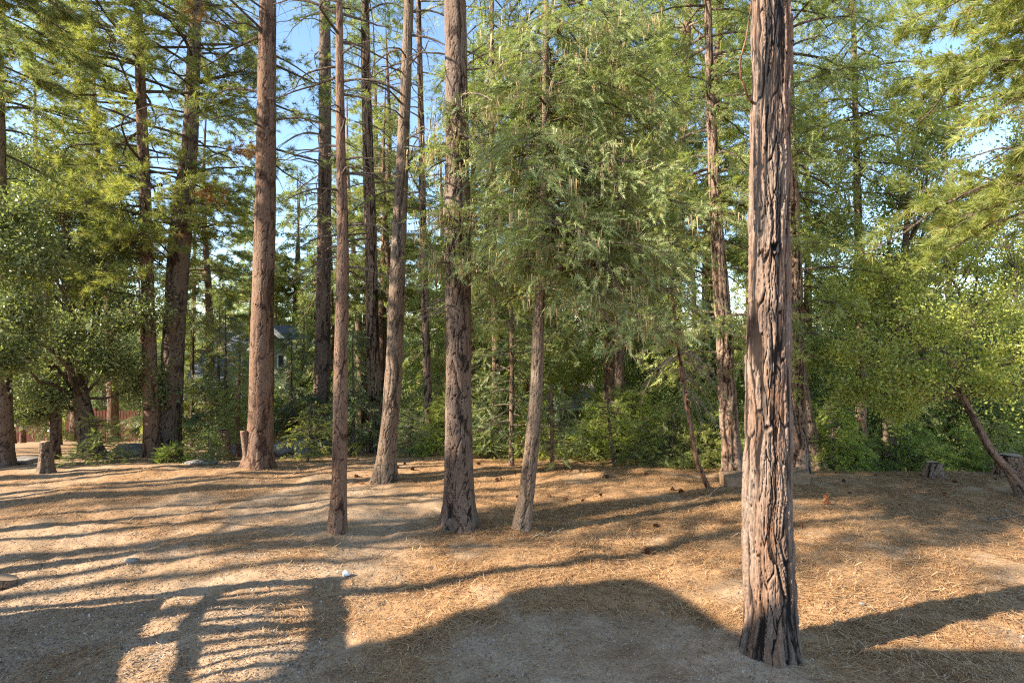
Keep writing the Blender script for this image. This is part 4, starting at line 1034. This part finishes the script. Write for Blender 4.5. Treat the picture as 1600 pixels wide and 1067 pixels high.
# stumps and cut wood
m, n, l = newmat('cut_wood'); wv = n.new("ShaderNodeTexWave"); wv.wave_type = 'RINGS'; wv.rings_direction = 'Z'; wv.inputs['Scale'].default_value = 14; wv.inputs['Distortion'].default_value = 2.5; wv.inputs['Detail'].default_value = 3
l.new(coords(n, l), wv.inputs[0]); r = ramp(n, [(0, (.30, .20, .12)), (1, (.50, .37, .24))]); l.new(wv.outputs[1], r.inputs[0]); M['cut_wood'] = finish(m, n, l, r.outputs[0], .85)
def stump(label, px, py, w_, h, mat, seed, lean=0., kind='tree_stump', cell=(.05, .15), back=0):
    o = hit(px, py); r_ = w_/2/F*o[1]
    b = np.array([[0, 0, 0, r_*1.08], [lean*.5, 0, h*.5, r_], [lean, 0, h, r_*.95]]); t = root(kind, o); tag(t, label, 'tree stump')
    obj('trunk', trunk_mesh('trunk', b, M[mat], 'cedar' if seed % 2 else 'pine', .014, 9, .045, cell, seed, .7), t)
    a = np.arange(28)/28*2*np.pi; zt = h+.006
    Vt = np.concatenate([[[lean, 0, zt]], np.stack([lean+r_*.90*np.cos(a), r_*.90*np.sin(a), zt+.012*np.sin(a*2+seed)], -1)])
    obj('cut_face', mesh_np('cut_face', Vt, [np.array([[0, i+1, (i+1) % 28+1] for i in range(28)])], M['cut_wood' if mat != 'bark_dark' else 'bark_dark'], smooth=False), t)
    return t
stump('narrow pale sawn stump standing alone in front of the thin dark trunk at the left', 71, 738, 15, .78, 'grey_bark', 2)
stump('short broken reddish stump left of the stout reddish pine', 350, 719, 16, .92, 'pine_bark_red', 4)
stump('charred little stump between two bright cedar saplings on the right', 1458, 744, 20, .34, 'cedar_bark', 5)
stump('big tilted grey stump at the right edge behind the crooked leaning oak', 1586, 746, 34, .55, 'cedar_bark', 7, -.12)
def log(label, cat, name, p, q_, r_, mat, seed):
    p = np.array(p); q_ = np.array(q_); L = np.linalg.norm(q_-p); b = np.array([[0, 0, 0, r_], [0, 0, L/2, r_*.97], [0, 0, L, r_*.93]])
    t = root(name, p); tag(t, label, cat); v = Vector(q_-p); t.rotation_euler = v.to_track_quat('Z', 'Y').to_euler()
    me = trunk_mesh('bark', b, M[mat], 'pine', .015, 9, .010, (.05, .12), seed, 0.)
    co = np.zeros(len(me.vertices)*3, np.float32); me.vertices.foreach_get('co', co); co = co.reshape(-1, 3); co[:, 2] = np.maximum(co[:, 2], 0); me.vertices.foreach_set('co', co.ravel())
    obj('bark', me, t); a = np.arange(24)/24*2*np.pi
    for z in (-.004, L+.002):
        Vt = np.concatenate([[[0, 0, z]], np.stack([r_*.96*np.cos(a), r_*.96*np.sin(a), 0*a+z], -1)])
        obj('cut_face', mesh_np('cut_face', Vt, [np.array([[0, i+1, (i+1) % 24+1] for i in range(24)])], M['cut_wood'], smooth=False), t)
    return t
o = hit(14, 916); log('short sawn log slice lying on the dirt at the lower left edge', 'log', 'log', o+[-.12, 0, .03], o+[-.10, .02, .115], .17, 'grey_bark', 3)
M['old_wood'] = flat('old_wood', (.27, .18, .11), .9, 12, .35)
for (a, b, y0, y1, lab) in ((1136, 1176, 744, 762, 'weathered tan timber block on the ground left of the charred front cedar'), (1228, 1265, 738, 757, 'weathered tan timber block on the ground right of the charred front cedar')):
    o = hit((a+b)/2, y1); d = o[1]; wx = (b-a)/F*d/2; hh = (y1-y0)/F*d
    t = root('timber_block', o); tag(t, lab, 'timber')
    g = Geo(); V, q = box(-wx, wx, 0, .5, -.04, hh); V[:, 2] += np.where(V[:, 2] > 0, .05*V[:, 0], 0); V += rng.normal(size=V.shape)*.012; g.quads(V, q, 0)
    ob = obj('beam', g.mesh('beam', [M['old_wood']]), t); bv = ob.modifiers.new('bevel', 'BEVEL'); bv.width = .015; bv.segments = 2

# pine cones
def cone_mesh():
    g = Geo(); V = IV*np.array([.022, .022, .038]); V[:, :2] *= (1-.5*np.clip(V[:, 2:3]/.038, 0, 1)); g.tris(V, IT[::1], 0)
    for k in range(10):
        z = -.034+.0072*k; rr_ = .020*(1-.07*k); ln = .034*(1-.075*k)
        for j in range(9):
            a = (j+.5*(k % 2))/9*6.283; d = np.array([math.cos(a), math.sin(a), 0]); s_ = np.array([-d[1], d[0], 0]); z_ = np.array([0, 0, 1.])
            b = d*rr_*.5+z_*z; tip = d*(rr_*.5+ln)+z_*(z+.010)
            g.quads(np.array([b-s_*.004, b+s_*.004, tip+s_*.009, tip-s_*.009, b-z_*.004, tip-z_*.006]), np.array([[0, 1, 2, 3], [0, 3, 5, 4], [1, 4, 5, 2]]), 0)
    return g
M['cone_brown'] = flat('cone_brown', (.24, .105, .05), .8, 60, .5); M['cone_red'] = flat('cone_red', (.36, .13, .05), .8, 60, .4)
cme = cone_mesh().mesh('pine_cone', [M['cone_brown']]); cme2 = cone_mesh().mesh('pine_cone', [M['cone_red']])
CON = [(566, 758), (642, 721), (571, 784), (640, 728), (655, 712), (662, 715), (742, 724), (770, 748), (783, 745), (776, 750), (803, 778), (846, 760), (852, 778), (888, 782), (896, 762), (922, 770), (926, 786), (935, 780), (960, 745), (1008, 760), (1008, 787), (925, 825), (1032, 826), (1006, 742), (1047, 768), (1010, 742), (1160, 740), (1254, 824), (1305, 738), (1318, 735), (1320, 750), (1372, 748), (1390, 752), (1403, 790), (1338, 772), (1372, 755), (1545, 745), (1475, 772), (600, 730), (545, 742), (620, 735), (985, 742), (880, 735), (1495, 752), (1428, 745), (1100, 775)]
first = {}
for i, (px, py) in enumerate(CON):
    if i % 3 == 2: continue
    px += float(rng.normal()*9); py += float(rng.normal()*3); o = hit(px, py); s = rng.uniform(.75, 1.3)
    c = bpy.data.objects.new('pine_cone', cme); link(c); c.scale = (s, s, s); c.location = (float(o[0]), float(o[1]), float(o[2])+.024*s)
    c.rotation_euler = (R(rng.uniform(55, 120)), rng.uniform(-.5, .5), rng.uniform(0, 6.28))
    tag(c, 'small dark brown pine cone lying on the ground of the clearing', 'pine cone', 'dark pine cones scattered over the clearing')
for px, py, lab in ((1065, 771, 'reddish orange pine cone sunlit left of the charred front cedar'), (1290, 779, 'upper one of two reddish cones right of the charred front cedar'), (1292, 788, 'lower one of two reddish cones right of the charred front cedar'), (1014, 867, 'dark open pine cone nearest the camera, left of the charred front cedar')):
    o = hit(px, py); c = bpy.data.objects.new('pine_cone', cme2 if py < 800 else cme); link(c); s = 1.45; c.scale = (s, s, s); c.location = (float(o[0]), float(o[1]), float(o[2])+.035*s); c.rotation_euler = (R(80), .3, rng.uniform(0, 6.28))
    tag(c, lab, 'pine cone', 'large pine cones beside the charred cedar')

# fallen sticks
def stick(label, pts, r_, side=4):
    c = np.array([hit(*p)+[0, 0, .02] for p in pts]); k = np.linspace(0, len(c)-1, 10); P = np.stack([np.interp(k, np.arange(len(c)), c[:, i]) for i in range(3)], 1)
    P += rng.normal(size=P.shape)*.012; g = Geo(); V, q = tubes(P[None], np.linspace(r_, r_*.4, 10)[None], 6); g.quads(V, q, 0)
    for j in range(side):
        b = P[rng.integers(2, 9)]; d = np.array([rng.normal(), rng.normal(), abs(rng.normal())*.6+.1])*.13; L = b+d*np.linspace(0, 1, 4)[:, None]+rng.normal(size=(4, 3))*.008
        V, q = tubes(L[None], np.linspace(r_*.5, r_*.2, 4)[None], 4); g.quads(V, q, 0)
    tag(obj('fallen_branch', g.mesh('fallen_branch', [M['twig_pale']], True)), label, 'fallen branch')
stick('pale dead twig lying left of the charred front cedar', [(1090, 782), (1110, 777), (1125, 767), (1142, 768)], .016, 8)
stick('thin broken stick lying at the foot of the leaning fir', [(830, 840), (850, 838), (866, 833), (872, 822)], .014, 3)
stick('short stick lying right of the stout reddish pine', [(458, 742), (470, 738)], .018, 2)
stick('grey dead branch lying at the far right of the clearing', [(1545, 812), (1570, 809), (1598, 812)], .022, 5)
stick('thin stick on the bare dirt left of the charred front cedar', [(1010, 858), (1035, 864), (1055, 872)], .008, 4)
stick('pale dry twig tuft on needles, right of the leaning fir', [(940, 746), (950, 742), (958, 748)], .010, 9)

# ================================================================== what casts the shade: the deck, the house and the woods on the sun side
SG = np.append(SH, 0.); TE = math.tan(EL)
def occ(px, py, hh):                                    # the point at height hh whose shadow falls on that ground point
    g_ = hit(px, py); return g_-SG*((hh-g_[2])/TE)+np.array([0, 0, hh-g_[2]])
M['deck_wood'] = flat('deck_wood', (.30, .19, .12), .8, 10, .3)
e = occ(508, 905, 2.62); u_ = np.array([math.sin(R(15)), -math.cos(R(15)), 0.])        # railing runs back towards the house
dk = root('deck', (float(e[0]), float(e[1]), 0)); dk.rotation_euler = (0, 0, math.atan2(u_[1], u_[0])); tag(dk, 'wooden deck with a slatted railing, seen by its shadow at lower left', 'deck')
boxes('floor', [(-.02, 7.5, -6.5, 0, 1.36, 1.60)], M['deck_wood'], dk)
for y0, y1, x0, x1 in ((-.05, .05, -.05, 7.5), (-6.5, 0, -.05, .05)):
    boxes('top_rail', [(x0-.03, x1, y0-.05, y1+.05, 2.56, 2.70)], M['deck_wood'], dk)
    boxes('bottom_rail', [(x0+.06, x1, y0+.01, y1-.01, 1.84, 1.94)], M['deck_wood'], dk)
for k in range(1, 35):
    if k % 9 == 5: boxes('post', [(k*.215-.09, k*.215+.09, -.06, .06, 1.3, 2.555)], M['deck_wood'], dk)
    else: boxes('baluster', [(k*.215-.035, k*.215+.035, -.03, .03, 1.942, 2.558)], M['deck_wood'], dk)
boxes('corner_post', [(-.07, .07, -.07, .07, 0, 2.76)], M['deck_wood'], dk)
ph = root('house', (0, 0, 0)); tag(ph, 'tall house whose gable casts the broad shadow across the foreground', 'house')
RH = 7.0
poly = [occ(*p, RH) for p in [(528, 1014), (700, 985), (765, 958), (868, 912), (1000, 903), (1060, 925), (1150, 985), (1230, 1012), (1700, 1020)]]
bk = [poly[-1]+[0.5, -6, 0], poly[0]+[-1., -6, 0]]
prism('roof', poly+bk, .25, M['brown_roof'], ph)
c0 = poly[0]; boxes('wall', [(float(c0[0])+1.0, float(poly[-1][0])-1.2, float(c0[1])-6.2, float(c0[1])-2.6, 0, RH-.3)], M['green_siding'], ph)

r4 = np.random.default_rng(31); g = Geo(); P = []; Rr = []; A = []; Dd = []; TB = []
for i in range(32):
    gy_ = 7.9+i*.55+r4.uniform(-.3, .3); L = r4.uniform(13, 32); G0 = np.array([0., gy_, 0.])
    b = G0-SG*L
    if b[0] > -1.02*b[1]-.5: b = b-SG*8
    b[2] = float(gz(b[0], b[1])) if b[1] > -5 else 0; hh = r4.uniform(10, 15); r_ = r4.uniform(.08, .24)
    s_ = np.linspace(0, 1, 9)[:, None]; le = r4.normal(size=3)*[.5, .5, 0]; TB.append(b)
    P.append(b+np.array([0, 0, -.2])+(np.array([0, 0, hh])+le)*s_+np.sin(s_*r4.uniform(2, 6))*r4.normal(size=3)*[.12, .12, 0]); Rr.append(np.linspace(r_*1.15, r_*.45, 9))
V, q = tubes(np.array(P), np.array(Rr), 10); g.quads(V, q, 0); TB = np.array(TB)
LP = []
def bough(c, n_, spr, size):
    k = np.argmin(np.hypot(TB[:, 0]-c[0], TB[:, 1]-c[1])); b = TB[k].copy(); b[2] = c[2]-.3
    s_ = np.linspace(0, 1, 6)[:, None]; LP.append(b+(c-b)*s_+np.array([0, 0, .4])*np.sin(s_*3))
    u1 = r4.normal()*.22; ax = np.array([math.cos(u1+R(19)), math.sin(u1+R(19)), 0]); ay = np.array([-ax[1], ax[0], 0])
    q = c+r4.normal(size=(n_, 1))*spr*ax+r4.normal(size=(n_, 1))*size*ay+r4.normal(size=(n_, 3))*[0, 0, .10]; A.append(q); Dd.append(np.tile(ax, (n_, 1))+r4.normal(size=(n_, 3))*.6)
for i in range(60):
    ty = r4.uniform(7.6, 13.5); tx = r4.uniform(-1.0, 1.0)*ty*.95
    if ty > 13 and tx < 0: continue
    if ty < 8.6 and tx < 3: continue
    for _ in range(12):
        hh = r4.uniform(3.5, 15.5); c = np.array([tx, ty, 0])-SG*(hh/TE); c[2] = hh
        if c[0] < -1.05*c[1]-1: break
    else: continue
    bough(c, int(r4.uniform(40, 70)), r4.uniform(.6, 1.5), r4.uniform(.04, .07)+.007*hh)
for i in range(16):
    ty = r4.uniform(8.3, 13.2); tx = r4.uniform(-.1, .95)*ty
    for _ in range(14):
        hh = r4.uniform(6, 15); c = np.array([tx, ty, 0])-SG*(hh/TE); c[2] = hh
        if c[0] < -1.05*c[1]-1: break
    else: continue
    bough(c, int(r4.uniform(80, 120)), r4.uniform(.9, 1.8), r4.uniform(.10, .15))
V, q = tubes(np.array(LP), np.tile(np.linspace(.05, .012, 6), (len(LP), 1)), 5); g.quads(V, q, 0)
A = np.concatenate(A); Dd = np.concatenate(Dd); V, t = place(r4, TP['fir_far'], A, Dd, (.7, 1.2)); g.tris(V, t, 1)
tag(obj('side_woods', g.mesh('side_woods', [M['bark_far'], M['fir_needles']])), 'woods left of the clearing whose trunks stripe the ground with shade', 'woods', kind='stuff')
